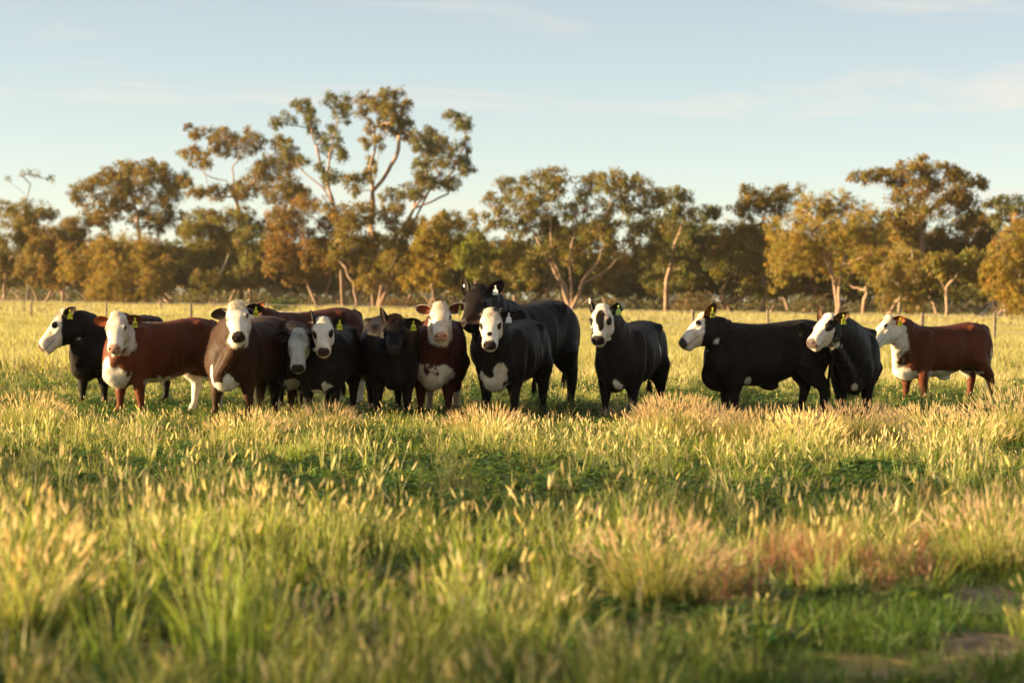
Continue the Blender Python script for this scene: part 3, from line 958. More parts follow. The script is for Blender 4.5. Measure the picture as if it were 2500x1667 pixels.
G_WEED = [herb(.40, np.array([.13, .15, .075]), 6, .09, 14), herb(.34, np.array([.20, .19, .07]), 7, .09, 13)]
G_MID = [midgrass(16, 5, .34, .09, .45), midgrass(15, 2, .30, .08, .3), midgrass(16, 6, .28, .10, .5), midgrass(15, 3, .38, .08, .35)]
COL_NEAR = proto_collection('grass_kind', G_SEED + G_TALL + G_LEAF + G_CLOV + G_SHORT + G_RED + G_WEED + G_MID)
i_seed, i_tall, i_leaf, i_clov, i_short, i_red, i_weed = range(0, 6), range(6, 9), range(9, 13), range(13, 17), range(17, 20), range(20, 23), range(23, 25)
YST = [STRAW * .8, STRAW * .9, PALE * .8, PALE * np.array([.8, .68, .62]), YGREEN * .85]
COL_FAR = proto_collection('far_grass_kind', [coarse(26, .30, .26, .010, YST), coarse(24, .36, .28, .010, YST[1:]), coarse(26, .26, .30, .011, YST[:3]), coarse(22, .30, .28, .011, YST[3:]),
                                             coarse(26, .40, .75, .030, YST), coarse(26, .34, .8, .032, YST[:4])])


def scatter(name, label, coll, pts, idx, rot, scl, cat='grass'):
    me = bpy.data.meshes.new(name)
    me.vertices.add(len(pts))
    me.vertices.foreach_set('co', np.asarray(pts, np.float32).ravel())
    a = me.attributes.new('idx', 'INT', 'POINT'); a.data.foreach_set('value', np.asarray(idx, np.int32))
    a = me.attributes.new('rot', 'FLOAT_VECTOR', 'POINT'); a.data.foreach_set('vector', np.asarray(rot, np.float32).ravel())
    a = me.attributes.new('scl', 'FLOAT_VECTOR', 'POINT'); a.data.foreach_set('vector', np.asarray(scl, np.float32).ravel())
    o = obj(name, me)
    tag(o, label, cat, kind='stuff')
    ng = bpy.data.node_groups.new(name, 'GeometryNodeTree')
    ng.interface.new_socket('Geometry', in_out='INPUT', socket_type='NodeSocketGeometry')
    ng.interface.new_socket('Geometry', in_out='OUTPUT', socket_type='NodeSocketGeometry')
    n, l = ng.nodes, ng.links
    gi, go = n.new('NodeGroupInput'), n.new('NodeGroupOutput')
    ci = n.new('GeometryNodeCollectionInfo')
    ci.inputs['Collection'].default_value = coll
    ci.inputs['Separate Children'].default_value = True
    ci.inputs['Reset Children'].default_value = True
    ip = n.new('GeometryNodeInstanceOnPoints')
    ip.inputs['Pick Instance'].default_value = True

    def named(nm, ty):
        q = n.new('GeometryNodeInputNamedAttribute'); q.data_type = ty; q.inputs['Name'].default_value = nm
        return q.outputs['Attribute']
    er = n.new('FunctionNodeEulerToRotation')
    l.new(named('rot', 'FLOAT_VECTOR'), er.inputs[0])
    l.new(gi.outputs[0], ip.inputs['Points'])
    l.new(ci.outputs[0], ip.inputs['Instance'])
    l.new(named('idx', 'INT'), ip.inputs['Instance Index'])
    l.new(er.outputs[0], ip.inputs['Rotation'])
    l.new(named('scl', 'FLOAT_VECTOR'), ip.inputs['Scale'])
    l.new(ip.outputs[0], go.inputs[0])
    md = o.modifiers.new('scatter', 'NODES')
    md.node_group = ng
    return o


def sample(y0, y1, dens, margin_l=2.5, margin_r=1.2):
    """Random ground points inside the view wedge between two distances."""
    half = lambda y: 0.2118 * y
    W_ = half(y1)
    n_ = int(dens * (y1 - y0) * (2 * W_ + margin_l + margin_r))
    X, Y = rng.uniform(-W_ - margin_l, W_ + margin_r, n_), rng.uniform(y0, y1, n_)
    k = (X > -half(Y) - margin_l) & (X < half(Y) + margin_r)
    return X[k], Y[k]


def pick(r_, n_):
    return rng.integers(r_.start, r_.stop, n_)


near = {'p': [], 'i': [], 's': [], 'sel': []}
X, Y = sample(8.6, 47, 62)
n_ = len(X)
P2 = np.column_stack([X, Y])
nzA, nzB, nzC = fbm(P2 * .55, 11, 3), fbm(P2 * 1.6, 12, 3), fbm(P2 * .22, 13, 3)
b_clov = np.clip(blob(CLOVER, X, Y) * (1.02 + .8 * (nzB - .5) * 2) + smooth01(.55, .66, nzA) * .85, 0, 1)
b_short, b_red, b_tall, b_soil = blob(SHORT, X, Y), blob(REDS, X, Y), blob(TALL, X, Y), blob(SOIL, X, Y)
u1, u2 = rng.uniform(0, 1, n_), rng.uniform(0, 1, n_)
kind = np.full(n_, -1)
h = np.ones(n_)
# what grows at each spot
p_seed = 0.27 * (0.15 + 1.5 * smooth01(.36, .62, nzB))
grow = u1 < 0.86
kind[grow & (u2 < p_seed)] = 0
kind[grow & (u2 >= p_seed) & (u2 < p_seed + .26)] = 2
kind[grow & (u2 >= p_seed + .26) & (u2 < p_seed + .50)] = 3
tl = (rng.uniform(0, 1, n_) < b_tall * .75) & ((kind == 0) | (kind == 2)); kind[tl] = 1
lowc = rng.uniform(0, 1, n_) < b_clov * .955
kind[lowc] = np.where(rng.uniform(0, 1, lowc.sum()) < .72, 3, -1)
lows = rng.uniform(0, 1, n_) < b_short * .985
kind[lows] = np.where(rng.uniform(0, 1, lows.sum()) < .75, 4, -1)
rd = (rng.uniform(0, 1, n_) < b_red * .62); kind[rd] = 5
wd = (rng.uniform(0, 1, n_) < .012) & (kind >= 0) & (b_short < .3); kind[wd] = 6
kind[rng.uniform(0, 1, n_) < b_soil * .93] = -1
sizes = np.array([1.0, 1.0, 1.0, 1.0, 1.0, 1.0, 1.0])
sel = kind >= 0
X, Y, kind, nzA, nzC = X[sel], Y[sel], kind[sel], nzA[sel], nzC[sel]
n_ = len(X)
rngs = [i_seed, i_tall, i_leaf, i_clov, i_short, i_red, i_weed]
idx = np.zeros(n_, int)
for k in range(7):
    q = kind == k
    idx[q] = pick(rngs[k], q.sum())
q = (kind == 0) & (rng.uniform(0, 1, n_) < np.interp(Y, [15, 22], [0.1, 0.85]))
idx[q] = pick(range(25, 29), q.sum())
sc = rng.uniform(.55, 1.3, n_) * (0.62 + .8 * nzC)
sc *= np.where(kind < 3, np.interp(Y, [10, 15, 22, 28, 30, 37, 44], [1.15, 1.1, .86, .74, .46, .48, .7]), 1)
S3 = np.column_stack([sc * rng.uniform(.9, 1.25, n_), sc * rng.uniform(.9, 1.25, n_), sc])
rot = np.column_stack([rng.normal(0, .10, n_), rng.normal(0, .10, n_) + .05, rng.uniform(0, 6.28, n_)])
scatter('meadow_grass', 'knee-high seeding grass and clover covering the near paddock', COL_NEAR, np.column_stack([X, Y, ground_z(X, Y)]), idx, rot, S3)

FX, FY, FI, FS = [], [], [], []
for y0, y1, dens, i0, i1 in ((46, 90, 17, 0, 4), (90, 160, 6.5, 0, 4), (150, 235, 1.3, 4, 6), (235, 315, 0.8, 4, 6)):
    X, Y = sample(y0, y1, dens, 4, 3)
    FX.append(X); FY.append(Y)
    FI.append(rng.integers(i0, i1, len(X)))
    nz_ = fbm(np.column_stack([X, Y]) * .12, 21, 3)
    FS.append(rng.uniform(.6, 1.35, len(X)) * (0.35 + 1.3 * nz_) * (1.0 if i0 == 0 else 1.1))
X, Y, idx, sc = (np.concatenate(q) for q in (FX, FY, FI, FS))
n_ = len(X)
rot = np.column_stack([rng.normal(0, .08, n_), rng.normal(0, .08, n_), rng.uniform(0, 6.28, n_)])
scatter('far_grass', 'yellow grass stretching from the cattle back to the trees', COL_FAR, np.column_stack([X, Y, ground_z(X, Y)]), idx, rot, np.column_stack([sc, sc, sc * rng.uniform(.8, 1.1, n_)]))


# ------------------------------------------------------------------ single plants that stand out
def tussock(label, px, py, width, height, seed, pinkish=0.5, nb=260, ns=90, green=.5, name='grass_tussock'):
    global rng
    keep, rng = rng, np.random.default_rng(seed)
    c = on_ground(px, py)
    mb = MB()
    for i in range(nb + ns):
        a = rng.uniform(0, 6.28); r_ = width * .5 * math.sqrt(rng.uniform())
        p = np.array([r_ * math.cos(a) * .75, r_ * math.sin(a) * .75, -0.02])
        hh = height * (1 - .45 * (r_ / (width * .5)) ** 2)
        ln = .12 + .55 * r_ / (width * .5)
        if i < nb:
            blade(mb, p, hh * rng.uniform(.5, .95), ln * rng.uniform(.6, 1.4), a + rng.normal(0, .4), .0042 * rng.uniform(.7, 1.3), GREEN * rng.uniform(.7, 1.2), (YGREEN if rng.uniform() < green else STRAW) * rng.uniform(.85, 1.25))
        else:
            tip, d = blade(mb, p, hh * rng.uniform(.8, 1.12), ln * rng.uniform(.5, 1.2), a + rng.normal(0, .4), .0024, YGREEN, STRAW, 3, 1.4)
            seed_head(mb, tip, d, rng.uniform(.055, .10), rng.uniform(.0035, .006), (HEADC * (1 - pinkish) + np.array([.72, .58, .41]) * pinkish) * rng.uniform(.85, 1.2))
    rng = keep
    o = obj(name, mb.mesh(name, M_grass), loc=(c[0], c[1], float(ground_z(np.array([c[0]]), np.array([c[1]]))[0])))
    tag(o, label, 'grass', 'tussocks standing above the grass')
    return o


tussock('bright yellow tussock with pinkish seed heads in the right foreground', 1605, 1478, .62, .50, 601, 1.0, 420, 190, .5)
tussock('rounded seeding tussock in front of the black cow in full profile', 1652, 1078, 1.0, .52, 602, .9, 1100, 620, .3)
tussock('olive tussock just right of the rounded seeding one', 1860, 1090, 1.3, .42, 603, .4, 1200, 420, .5)
tussock('broad tussock in front of the cow with the dark eye patch', 2080, 1080, 1.4, .45, 604, .6, 1300, 560, .4)
tussock('tall feathery tussock at the right edge near the last red cow', 2470, 1085, 1.0, .64, 605, .6, 1000, 420, .4)
tussock('pink-tipped clump of grass at the right edge, below the tall tussock', 2430, 1400, .85, .48, 606, 1.0, 320, 200, .35)
tussock('tall brownish seeding clump at the left edge of the foreground', 60, 1560, .38, .60, 607, .9, 160, 120, .25)


def weed(label, px, py, height, seed, col=np.array([.11, .135, .085]), n=14, wid=.0036):
    global rng
    keep, rng = rng, np.random.default_rng(seed)
    c = on_ground(px, py)
    mb = MB(); herb(height, col, n, .16, 15, wid)(mb)
    rng = keep
    tag(obj('weed', mb.mesh('weed', M_grass), loc=(c[0], c[1], 0)), label, 'weed', 'branching weeds standing in the grass')


weed('grey-green branching weed before the forelegs of the profile cow', 1800, 1018, .60, 701)
weed('second grey-green weed, touching the belly of the profile cow', 1838, 1015, .55, 702)
weed('thin grey weed against the dark legs of the patch-eyed cow', 2052, 1015, .55, 703)
weed('branching weed right of the patch-eyed cow', 2096, 1013, .52, 704)
weed('sprawling weed at the front feet of the last red cow', 2255, 1010, .40, 705)
weed('slender weed at the forelegs of the black-blazed cow', 1535, 1000, .42, 706)
weed('dry reddish weed standing on bare ground at the right', 2285, 1245, .30, 707, np.array([.28, .12, .07]), 8, .0026)

tussock('low wide tussock at the feet of the last red cow', 2260, 1050, 1.2, .30, 608, .4, 700, 260, .5)
tussock('grey-green tussock in front of the black-blazed cow', 1560, 1035, 1.1, .26, 609, .2, 700, 160, .8)
tussock('pale seeding tussock below the bull and its neighbour', 1190, 1075, 1.1, .38, 610, .8, 520, 300, .35)
tussock('straw coloured tussock below the cow tagged 081', 610, 1085, 1.0, .36, 611, .5, 500, 260, .3)

tussock('small pale tussock right of the rounded seeding one', 1745, 1062, .7, .36, 612, .7, 500, 260, .35)
tussock('straw tussock between the two broad right-hand tussocks', 1965, 1100, .8, .46, 613, .6, 520, 260, .3)
tussock('leafy tussock left of the tall feathery one', 2340, 1105, 1.1, .48, 614, .4, 700, 280, .5)
tussock('stubby tussock in front of the cow tagged 0101', 800, 1060, .8, .34, 615, .6, 420, 220, .3)
tussock('seeding tussock at the left edge level with the first cow', 70, 1045, 1.0, .42, 616, .5, 600, 260, .35)

# ------------------------------------------------------------------ evening haze between the camera and the trees
m_, n_n, l_ = new_mat('evening_air')
o_ = n_n.new('ShaderNodeOutputMaterial')
pv_ = n_n.new('ShaderNodeVolumePrincipled')
pv_.inputs['Density'].default_value = 0.00006
pv_.inputs['Color'].default_value = (0.92, 0.88, 0.80, 1)
pv_.inputs['Anisotropy'].default_value = 0.2
l_.new(pv_.outputs[0], o_.inputs['Volume'])
bv_ = [(a, b, c) for c in (-1.5, 36.0) for b in (-60, 900) for a in (-400, 400)]
tag(obj('haze', mesh_np('haze', bv_, [(0, 2, 3, 1), (4, 5, 7, 6), (0, 1, 5, 4), (2, 6, 7, 3), (0, 4, 6, 2), (1, 3, 7, 5)], mat=m_)), kind='stuff')
scene.cycles.volume_bounces = 0



# ------------------------------------------------------------------ cattle
def coat_material():
    m, n, l = new_mat('cattle_coat')
    out = n.new('ShaderNodeOutputMaterial')
    p = n.new('ShaderNodeBsdfPrincipled')
    p.inputs['Roughness'].default_value = 0.5
    p.inputs['Specular IOR Level'].default_value = 0.10
    p.inputs['Sheen Weight'].default_value = 0.0
    p.inputs['Sheen Roughness'].default_value = 0.35
    p.inputs['Sheen Tint'].default_value = (1.0, 0.85, 0.7, 1)
    a = n.new('ShaderNodeAttribute'); a.attribute_name = 'col'
    tc = n.new('ShaderNodeTexCoord')
    mp = n.new('ShaderNodeMapping'); mp.inputs['Scale'].default_value = (38, 60, 15)
    n1 = n.new('ShaderNodeTexNoise'); n1.inputs['Scale'].default_value = 1.0
    n1.inputs['Detail'].default_value = 5; n1.inputs['Roughness'].default_value = 0.65
    n1.inputs['Distortion'].default_value = 0.7
    l.new(tc.outputs['Object'], mp.inputs['Vector']); l.new(mp.outputs['Vector'], n1.inputs['Vector'])
    n2 = n.new('ShaderNodeTexNoise'); n2.inputs['Scale'].default_value = 5.0; n2.inputs['Detail'].default_value = 3
    l.new(tc.outputs['Object'], n2.inputs['Vector'])
    mr = n.new('ShaderNodeMapRange'); mr.inputs['To Min'].default_value = 0.6; mr.inputs['To Max'].default_value = 1.4
    l.new(n1.outputs['Fac'], mr.inputs['Value'])
    mr2 = n.new('ShaderNodeMapRange'); mr2.inputs['To Min'].default_value = 0.75; mr2.inputs['To Max'].default_value = 1.25
    l.new(n2.outputs['Fac'], mr2.inputs['Value'])
    mu = n.new('ShaderNodeMath'); mu.operation = 'MULTIPLY'
    l.new(mr.outputs['Result'], mu.inputs[0]); l.new(mr2.outputs['Result'], mu.inputs[1])
    vm = n.new('ShaderNodeVectorMath'); vm.operation = 'SCALE'
    l.new(a.outputs['Color'], vm.inputs[0]); l.new(mu.outputs['Value'], vm.inputs['Scale'])
    l.new(vm.outputs['Vector'], p.inputs['Base Color'])
    b = n.new('ShaderNodeBump'); b.inputs['Strength'].default_value = 0.35; b.inputs['Distance'].default_value = 0.012
    l.new(n1.outputs['Fac'], b.inputs['Height']); l.new(b.outputs['Normal'], p.inputs['Normal'])
    l.new(p.outputs['BSDF'], out.inputs['Surface'])
    return m


M_coat = coat_material()
M_hair = leaf_mat('tuft_hair', 0.25, 0.0, 0.5)
M_eye = plain_mat('eye_gloss', (0.008, 0.006, 0.005), 0.08, spec=0.6)
M_tagY = plain_mat('yellow_plastic', (0.62, 0.60, 0.02), 0.45, noise=0.08)
M_tagW = plain_mat('white_plastic', (0.68, 0.70, 0.70), 0.45, noise=0.08)
M_tagG = plain_mat('pale_green_plastic', (0.36, 0.52, 0.12), 0.45, noise=0.08)
M_ink = plain_mat('black_ink', (0.015, 0.015, 0.012), 0.6)

WHITE = np.array([0.66, 0.60, 0.52])
BLACK = np.array([0.0075, 0.0063, 0.0063])
BROWNBLACK = np.array([0.040, 0.017, 0.008])
RED = np.array([0.112, 0.030, 0.011])
DARKRED = np.array([0.054, 0.014, 0.008])
PINK = np.array([0.48, 0.27, 0.21])
DARKNOSE = np.array([0.030, 0.024, 0.024])


def ring(c, side, up, w, ht, hb, nt, nb, N=24):
    t = np.arange(N) * 2 * math.pi / N
    cy, sz = np.cos(t), np.sin(t)
    e = np.where(sz >= 0, 2 / nt, 2 / nb)
    y = w * np.sign(cy) * np.abs(cy) ** e
    z = np.where(sz >= 0, ht, hb) * np.sign(sz) * np.abs(sz) ** e
    return np.asarray(c) + np.outer(y, side) + np.outer(z, up)


def loft(rings):
    N = len(rings[0])
    V = np.vstack(rings + [rings[0].mean(0)[None], rings[-1].mean(0)[None]])
    Fc = []
    m = len(rings)
    for i in range(m - 1):
        for k in range(N):
            Fc.append((i * N + k, i * N + (k + 1) % N, (i + 1) * N + (k + 1) % N, (i + 1) * N + k))
    a, b = m * N, m * N + 1
    for k in range(N):
        Fc.append((a, (k + 1) % N, k))
        Fc.append((b, (m - 1) * N + k, (m - 1) * N + (k + 1) % N))
    return V, Fc


def ellipsoid(c, axes, r, N=14, Mr=9):
    rings = []
    for i in range(1, Mr):
        a = math.pi * i / Mr
        rings.append(np.array([np.asarray(c) + axes[0] * r[0] * math.cos(a) + axes[1] * r[1] * math.sin(a) * math.cos(2 * math.pi * k / N)
                               + axes[2] * r[2] * math.sin(a) * math.sin(2 * math.pi * k / N) for k in range(N)]))
    return loft(rings)


def dense(table, step):
    """Spline-like resampling of a section table (first column is the running coordinate)."""
    T = np.array(table, float)
    x = T[:, 0]
    xs = np.linspace(x[0], x[-1], max(4, int(abs(x[-1] - x[0]) / step)))
    # Catmull-Rom on the index parameter
    out = []
    for v in xs:
        if x[-1] > x[0]:
            i = int(np.clip(np.searchsorted(x, v) - 1, 0, len(x) - 2))
        f = (v - x[i]) / (x[i + 1] - x[i])
        p0, p1, p2, p3 = T[max(i - 1, 0)], T[i], T[i + 1], T[min(i + 2, len(x) - 1)]
        q = 0.5 * ((2 * p1) + (-p0 + p2) * f + (2 * p0 - 5 * p1 + 4 * p2 - p3) * f * f + (-p0 + 3 * p1 - 3 * p2 + p3) * f ** 3)
        q[0] = v
        out.append(q)
    return np.array(out)


EX, EY, EZ = np.eye(3)
#         x     top    mid    bot    w     nt   nb
TORSO = [(-0.82, 1.10, 1.00, 0.90, 0.07, 2.0, 2.0),
         (-0.79, 1.18, 0.98, 0.76, 0.17, 2.2, 2.0),
         (-0.70, 1.255, 0.96, 0.64, 0.245, 2.4, 2.0),
         (-0.56, 1.295, 0.95, 0.60, 0.285, 2.6, 2.1),
         (-0.40, 1.295, 0.93, 0.58, 0.305, 2.7, 2.2),
         (-0.20, 1.265, 0.88, 0.50, 0.335, 2.6, 2.2),
         (0.00, 1.24, 0.83, 0.445, 0.352, 2.5, 2.2),
         (0.20, 1.23, 0.81, 0.425, 0.345, 2.4, 2.2),
         (0.36, 1.24, 0.82, 0.43, 0.315, 2.3, 2.1),
         (0.50, 1.245, 0.82, 0.40, 0.300, 2.1, 2.1),
         (0.63, 1.22, 0.80, 0.39, 0.280, 2.0, 2.1),
         (0.74, 1.14, 0.78, 0.42, 0.238, 2.0, 2.0),
         (0.82, 1.00, 0.74, 0.49, 0.160, 2.0, 2.0),
         (0.86, 0.90, 0.71, 0.56, 0.07, 2.0, 2.0)]
#        u     top    mid    bot    hw    nt   nb
HEAD = [(-0.11, -0.03, -0.11, -0.20, 0.06, 2.0, 2.0),
        (-0.06, 0.030, -0.10, -0.245, 0.105, 2.2, 2.0),
        (0.00, 0.066, -0.09, -0.285, 0.126, 2.4, 2.0),
        (0.07, 0.074, -0.08, -0.312, 0.139, 2.6, 2.0),
        (0.14, 0.070, -0.07, -0.318, 0.144, 2.8, 2.0),
        (0.21, 0.060, -0.07, -0.302, 0.138, 2.8, 2.0),
        (0.27, 0.047, -0.075, -0.268, 0.118, 2.6, 2.0),
        (0.33, 0.034, -0.080, -0.234, 0.104, 2.5, 2.0),
        (0.39, 0.024, -0.080, -0.210, 0.099, 2.5, 2.1),
        (0.44, 0.018, -0.080, -0.196, 0.103, 2.5, 2.2),
        (0.48, 0.010, -0.080, -0.184, 0.104, 2.5, 2.3),
        (0.515, -0.010, -0.080, -0.166, 0.094, 2.3, 2.2),
        (0.535, -0.035, -0.080, -0.128, 0.056, 2.0, 2.0)]


def laplacian(V, E, it, lam=0.5):
    n = len(V)
    deg = np.bincount(E.ravel(), minlength=n).astype(float)[:, None]
    deg[deg == 0] = 1
    for _ in range(it):
        S = np.zeros_like(V)
        for k in range(3):
            S[:, k] = np.bincount(E[:, 0], V[E[:, 1], k], n) + np.bincount(E[:, 1], V[E[:, 0], k], n)
        V = V + lam * (S / deg - V)
    return V


def text_mesh(body, size):
    cu = bpy.data.curves.new('lettering', 'FONT')
    cu.body = body
    cu.size = size
    cu.align_x = 'CENTER'
    cu.align_y = 'CENTER'
    cu.extrude = 0.0008
    cu.resolution_u = 3
    t = bpy.data.objects.new('lettering', cu)
    COL.objects.link(t)
    dg = bpy.context.evaluated_depsgraph_get()
    me = bpy.data.meshes.new_from_object(t.evaluated_get(dg))
    bpy.data.objects.remove(t, do_unlink=True)
    bpy.data.curves.remove(cu)
    return me


def build_cow(spec):
    s = spec['s']
    th = R(spec['theta'])
    hd = np.array([-math.cos(th), -math.sin(th), 0])
    D = spec['D']
    base = np.array([gx(spec['x'], D), D, 0.0])
    rotz = math.atan2(hd[1], hd[0])
    lf = np.array([-hd[1], hd[0], 0])

    def to_local(p):
        d = np.asarray(p) - base
        return np.array([d @ hd, d @ lf, d[2]])

    def dir_local(d):
        return np.array([d @ hd, d @ lf, d[2]])

    fat, ln = spec.get('fat', 1.0), spec.get('long', 1.0)
    rs = np.random.default_rng(spec['seed'])

    # ---- head frame from where poll and muzzle sit in the photo
    Dp = spec['Dp']
    A = at(*spec['poll'], Dp)
    Bflat = at(*spec['muz'], Dp)
    need = np.linalg.norm(Bflat - A)
    L0 = 0.555
    hs = max(s * spec.get('hs', 1.0), need / L0 * 1.03)
    L = L0 * hs
    off = math.sqrt(max(L * L - need * need, 0)) * spec.get('toward', 1)
    B = at(*spec['muz'], Dp - off)
    A, B = to_local(A), to_local(B)
    ab = nrm(B - A)
    face_dir = ab.copy(); face_dir[2] = 0
    if 'face' in spec:                       # horizontal direction the face points (degrees, same sense as theta)
        fa = R(spec['face'])
        face_dir = dir_local(np.array([-math.cos(fa), -math.sin(fa), 0]))
    vv = nrm(np.cross(EZ, nrm(face_dir)))
    vv = nrm(vv - ab * (vv @ ab))
    nn = np.cross(ab, vv)
    phi = math.atan2(0.165, 0.53)
    u = ab * math.cos(phi) + nn * math.sin(phi)
    w = -ab * math.sin(phi) + nn * math.cos(phi)
    ro = R(spec.get('roll', 0))
    vv, w = vv * math.cos(ro) + w * math.sin(ro), -vv * math.sin(ro) + w * math.cos(ro)
    O = A - w * 0.066 * hs

    def H(a, b, c):
        return O + (u * a + vv * b + w * c) * hs

    parts = []
    # ---- torso
    T = dense(TORSO, 0.05)
    rings = []
    for x, zt, zm, zb, wd, nt, nb in T:
        rings.append(ring((x * s * ln, 0, zm * s), EY, EZ, wd * s * fat, (zt - zm) * s, (zm - zb) * s, nt, nb))
    parts.append(loft(rings))
    # ---- neck
    P0 = np.array([0.40 * ln, 0, 0.86]) * s
    P3 = H(-0.03, 0, -0.135)
    span = np.linalg.norm(P3 - P0)
    P1 = P0 + nrm([1, 0, 0.42]) * span * 0.38
    P2 = P3 - nrm(nrm(u * 0.55 + w * 0.2) + nrm(P3 - P0) * 1.2) * span * 0.33
    nk = spec.get('neck', 1.0)
    NT = np.array([(0, .385, .44, .285), (.3, .335, .42, .250), (.55, .255, .365, .205), (.8, .190, .305, .162), (1, .150, .250, .124)])
    rings = []
    for t in np.linspace(0, 1, 14):
        p = (1 - t) ** 3 * P0 + 3 * (1 - t) ** 2 * t * P1 + 3 * (1 - t) * t * t * P2 + t ** 3 * P3
        d = nrm(3 * (1 - t) ** 2 * (P1 - P0) + 6 * (1 - t) * t * (P2 - P1) + 3 * t * t * (P3 - P2))
        sd = nrm(np.cross(EZ, d)) * (1 - t) + vv * t
        sd = nrm(sd - d * (sd @ d))
        up = np.cross(d, sd)
        ht, hb, wd = [np.interp(t, NT[:, 0], NT[:, k]) * s * nk for k in (1, 2, 3)]
        rings.append(ring(p, sd, up, wd, ht, hb, 2.0, 1.75))
    parts.append(loft(rings))
    # ---- head
    rings = []
    for a, zt, zm, zb, wd, nt, nb in dense(HEAD, 0.03):
        rings.append(ring(H(a, 0, zm), vv, w, wd * hs, (zt - zm) * hs, (zm - zb) * hs, nt, nb))
    parts.append(loft(rings))
    for sg in (-1, 1):
        parts.append(ellipsoid(H(0.205, sg * 0.116, 0.008), (u, vv, w), (0.052 * hs, 0.030 * hs, 0.040 * hs)))    # brow and orbit
        parts.append(ellipsoid(H(0.13, sg * 0.085, -0.17), (u, vv, w), (0.13 * hs, 0.058 * hs, 0.115 * hs)))      # jaw muscle
        parts.append(ellipsoid(H(0.492, sg * 0.052, -0.045), (u, vv, w), (0.042 * hs, 0.038 * hs, 0.034 * hs)))   # nostril wing
    parts.append(ellipsoid(H(0.445, 0, -0.172), (u, vv, w), (0.078 * hs, 0.072 * hs, 0.036 * hs)))                # lower lip
    parts.append(ellipsoid(H(-0.005, 0, 0.045), (u, vv, w), (0.06 * hs, 0.10 * hs, 0.055 * hs)))                  # poll
    # ---- shoulders, brisket, hips
    for sg in (-1, 1):
        parts.append(ellipsoid(np.array([0.42 * ln, sg * 0.225 * fat, 0.84]) * s, (EX, EY, EZ), (0.22 * s, 0.115 * s, 0.36 * s)))
        parts.append(ellipsoid(np.array([0.62 * ln, sg * 0.165 * fat, 0.74]) * s, (EX, EY, EZ), (0.17 * s, 0.13 * s, 0.25 * s)))
        parts.append(ellipsoid(np.array([-0.56 * ln, sg * 0.175 * fat, 0.87]) * s, (EX, EY, EZ), (0.245 * s, 0.155 * s, 0.36 * s)))
        parts.append(ellipsoid(np.array([-0.40 * ln, sg * 0.215 * fat, 1.185]) * s, (EX, EY, EZ), (0.10 * s, 0.075 * s, 0.07 * s)))
    bz = spec.get('brisket', 0.50)
    parts.append(ellipsoid(np.array([0.70 * ln, 0, bz]) * s, (nrm([0.9, 0, 0.45]), EY, nrm([-0.45, 0, 0.9])), (0.20 * s, 0.155 * s, 0.135 * s)))
    # dewlap fold between throat and brisket
    thr, bri = H(0.13, 0, -0.29), np.array([0.80 * ln, 0, 0.58]) * s
    dl = []
    for t in np.linspace(0, 1, 8):
        p = thr * (1 - t) + bri * t - np.array([0.02, 0, 0.035]) * s * math.sin(math.pi * t)
        d = nrm(bri - thr)
        sd = nrm(EY - d * (EY @ d)); fr = np.cross(sd, d)
        dl.append(ring(p, sd, fr, (0.075 + 0.03 * math.sin(math.pi * t)) * s, 0.14 * s, 0.10 * s, 2, 2, 14))
    parts.append(loft(dl))
    # ---- legs
    jit = rs.normal(0, 1, 8)
    for k, sg in enumerate((-1, 1)):
        dx = spec.get('fore', (0.05, -0.05))[k] + 0.02 * jit[k]
        y = sg * 0.185 * fat
        pts = np.array([(0.46, y * 1.02, 0.80), (0.455 + .1 * dx, y * 1.05, 0.63), (0.465 + .4 * dx, y, 0.50), (0.50 + .7 * dx, y * .97, 0.345),
                        (0.495 + .8 * dx, y * .97, 0.28), (0.485 + dx, y * .98, 0.13), (0.50 + dx, y, 0.085), (0.525 + dx, y, 0.035), (0.53 + dx, y, 0.0)]) * s
        pts[:, 0] *= ln
        rad = np.array([.09, .135, .118, .076, .066, .042, .053, .055, .062]) * s
        parts.append(tube(pts, rad, 14))
        dx = spec.get('hind', (0.07, -0.07))[k] + 0.02 * jit[k + 2]
        y = sg * 0.18 * fat
        pts = np.array([(-0.56, y, 0.95), (-0.50 + .1 * dx, y * 1.12, 0.72), (-0.56 + .4 * dx, y * 1.05, 0.57), (-0.665 + .7 * dx, y, 0.445),
                        (-0.665 + .8 * dx, y, 0.37), (-0.645 + dx, y * .98, 0.15), (-0.63 + dx, y, 0.10), (-0.60 + dx, y, 0.04), (-0.595 + dx, y, 0.0)]) * s
        pts[:, 0] *= ln
        rad = np.array([.10, .175, .138, .084, .070, .044, .054, .056, .064]) * s
        parts.append(tube(pts, rad, 14))
    # ---- tail
    tx = -0.80 * ln
    sw = 0.03 * jit[5]
    pts = np.array([(tx + .10, 0, 1.245), (tx - .005, 0, 1.21), (tx - .045, sw * .3, 1.05), (tx - .055, sw * .6, 0.85), (tx - .04, sw, 0.62), (tx - .03, sw, 0.45)]) * s
    parts.append(tube(pts, np.array([.05, .042, .030, .026, .024, .028]) * s, 10))
    if spec.get('bull'):
        parts.append(ellipsoid(np.array([-0.43, 0, 0.50]) * s, (EX, EY, EZ), (0.075 * s, 0.085 * s, 0.14 * s)))   # scrotum
        parts.append(ellipsoid(np.array([-0.05, 0, 0.43]) * s, (EX, EY, EZ), (0.15 * s, 0.045 * s, 0.06 * s)))
        parts.append(ellipsoid(np.array([0.50, 0, 1.16]) * s, (EX, EY, EZ), (0.36 * s, 0.155 * s, 0.15 * s)))     # crest
    elif spec.get('udder'):
        parts.append(ellipsoid(np.array([-0.40, 0, 0.55]) * s, (EX, EY, EZ), (0.12 * s, 0.11 * s, 0.08 * s)))
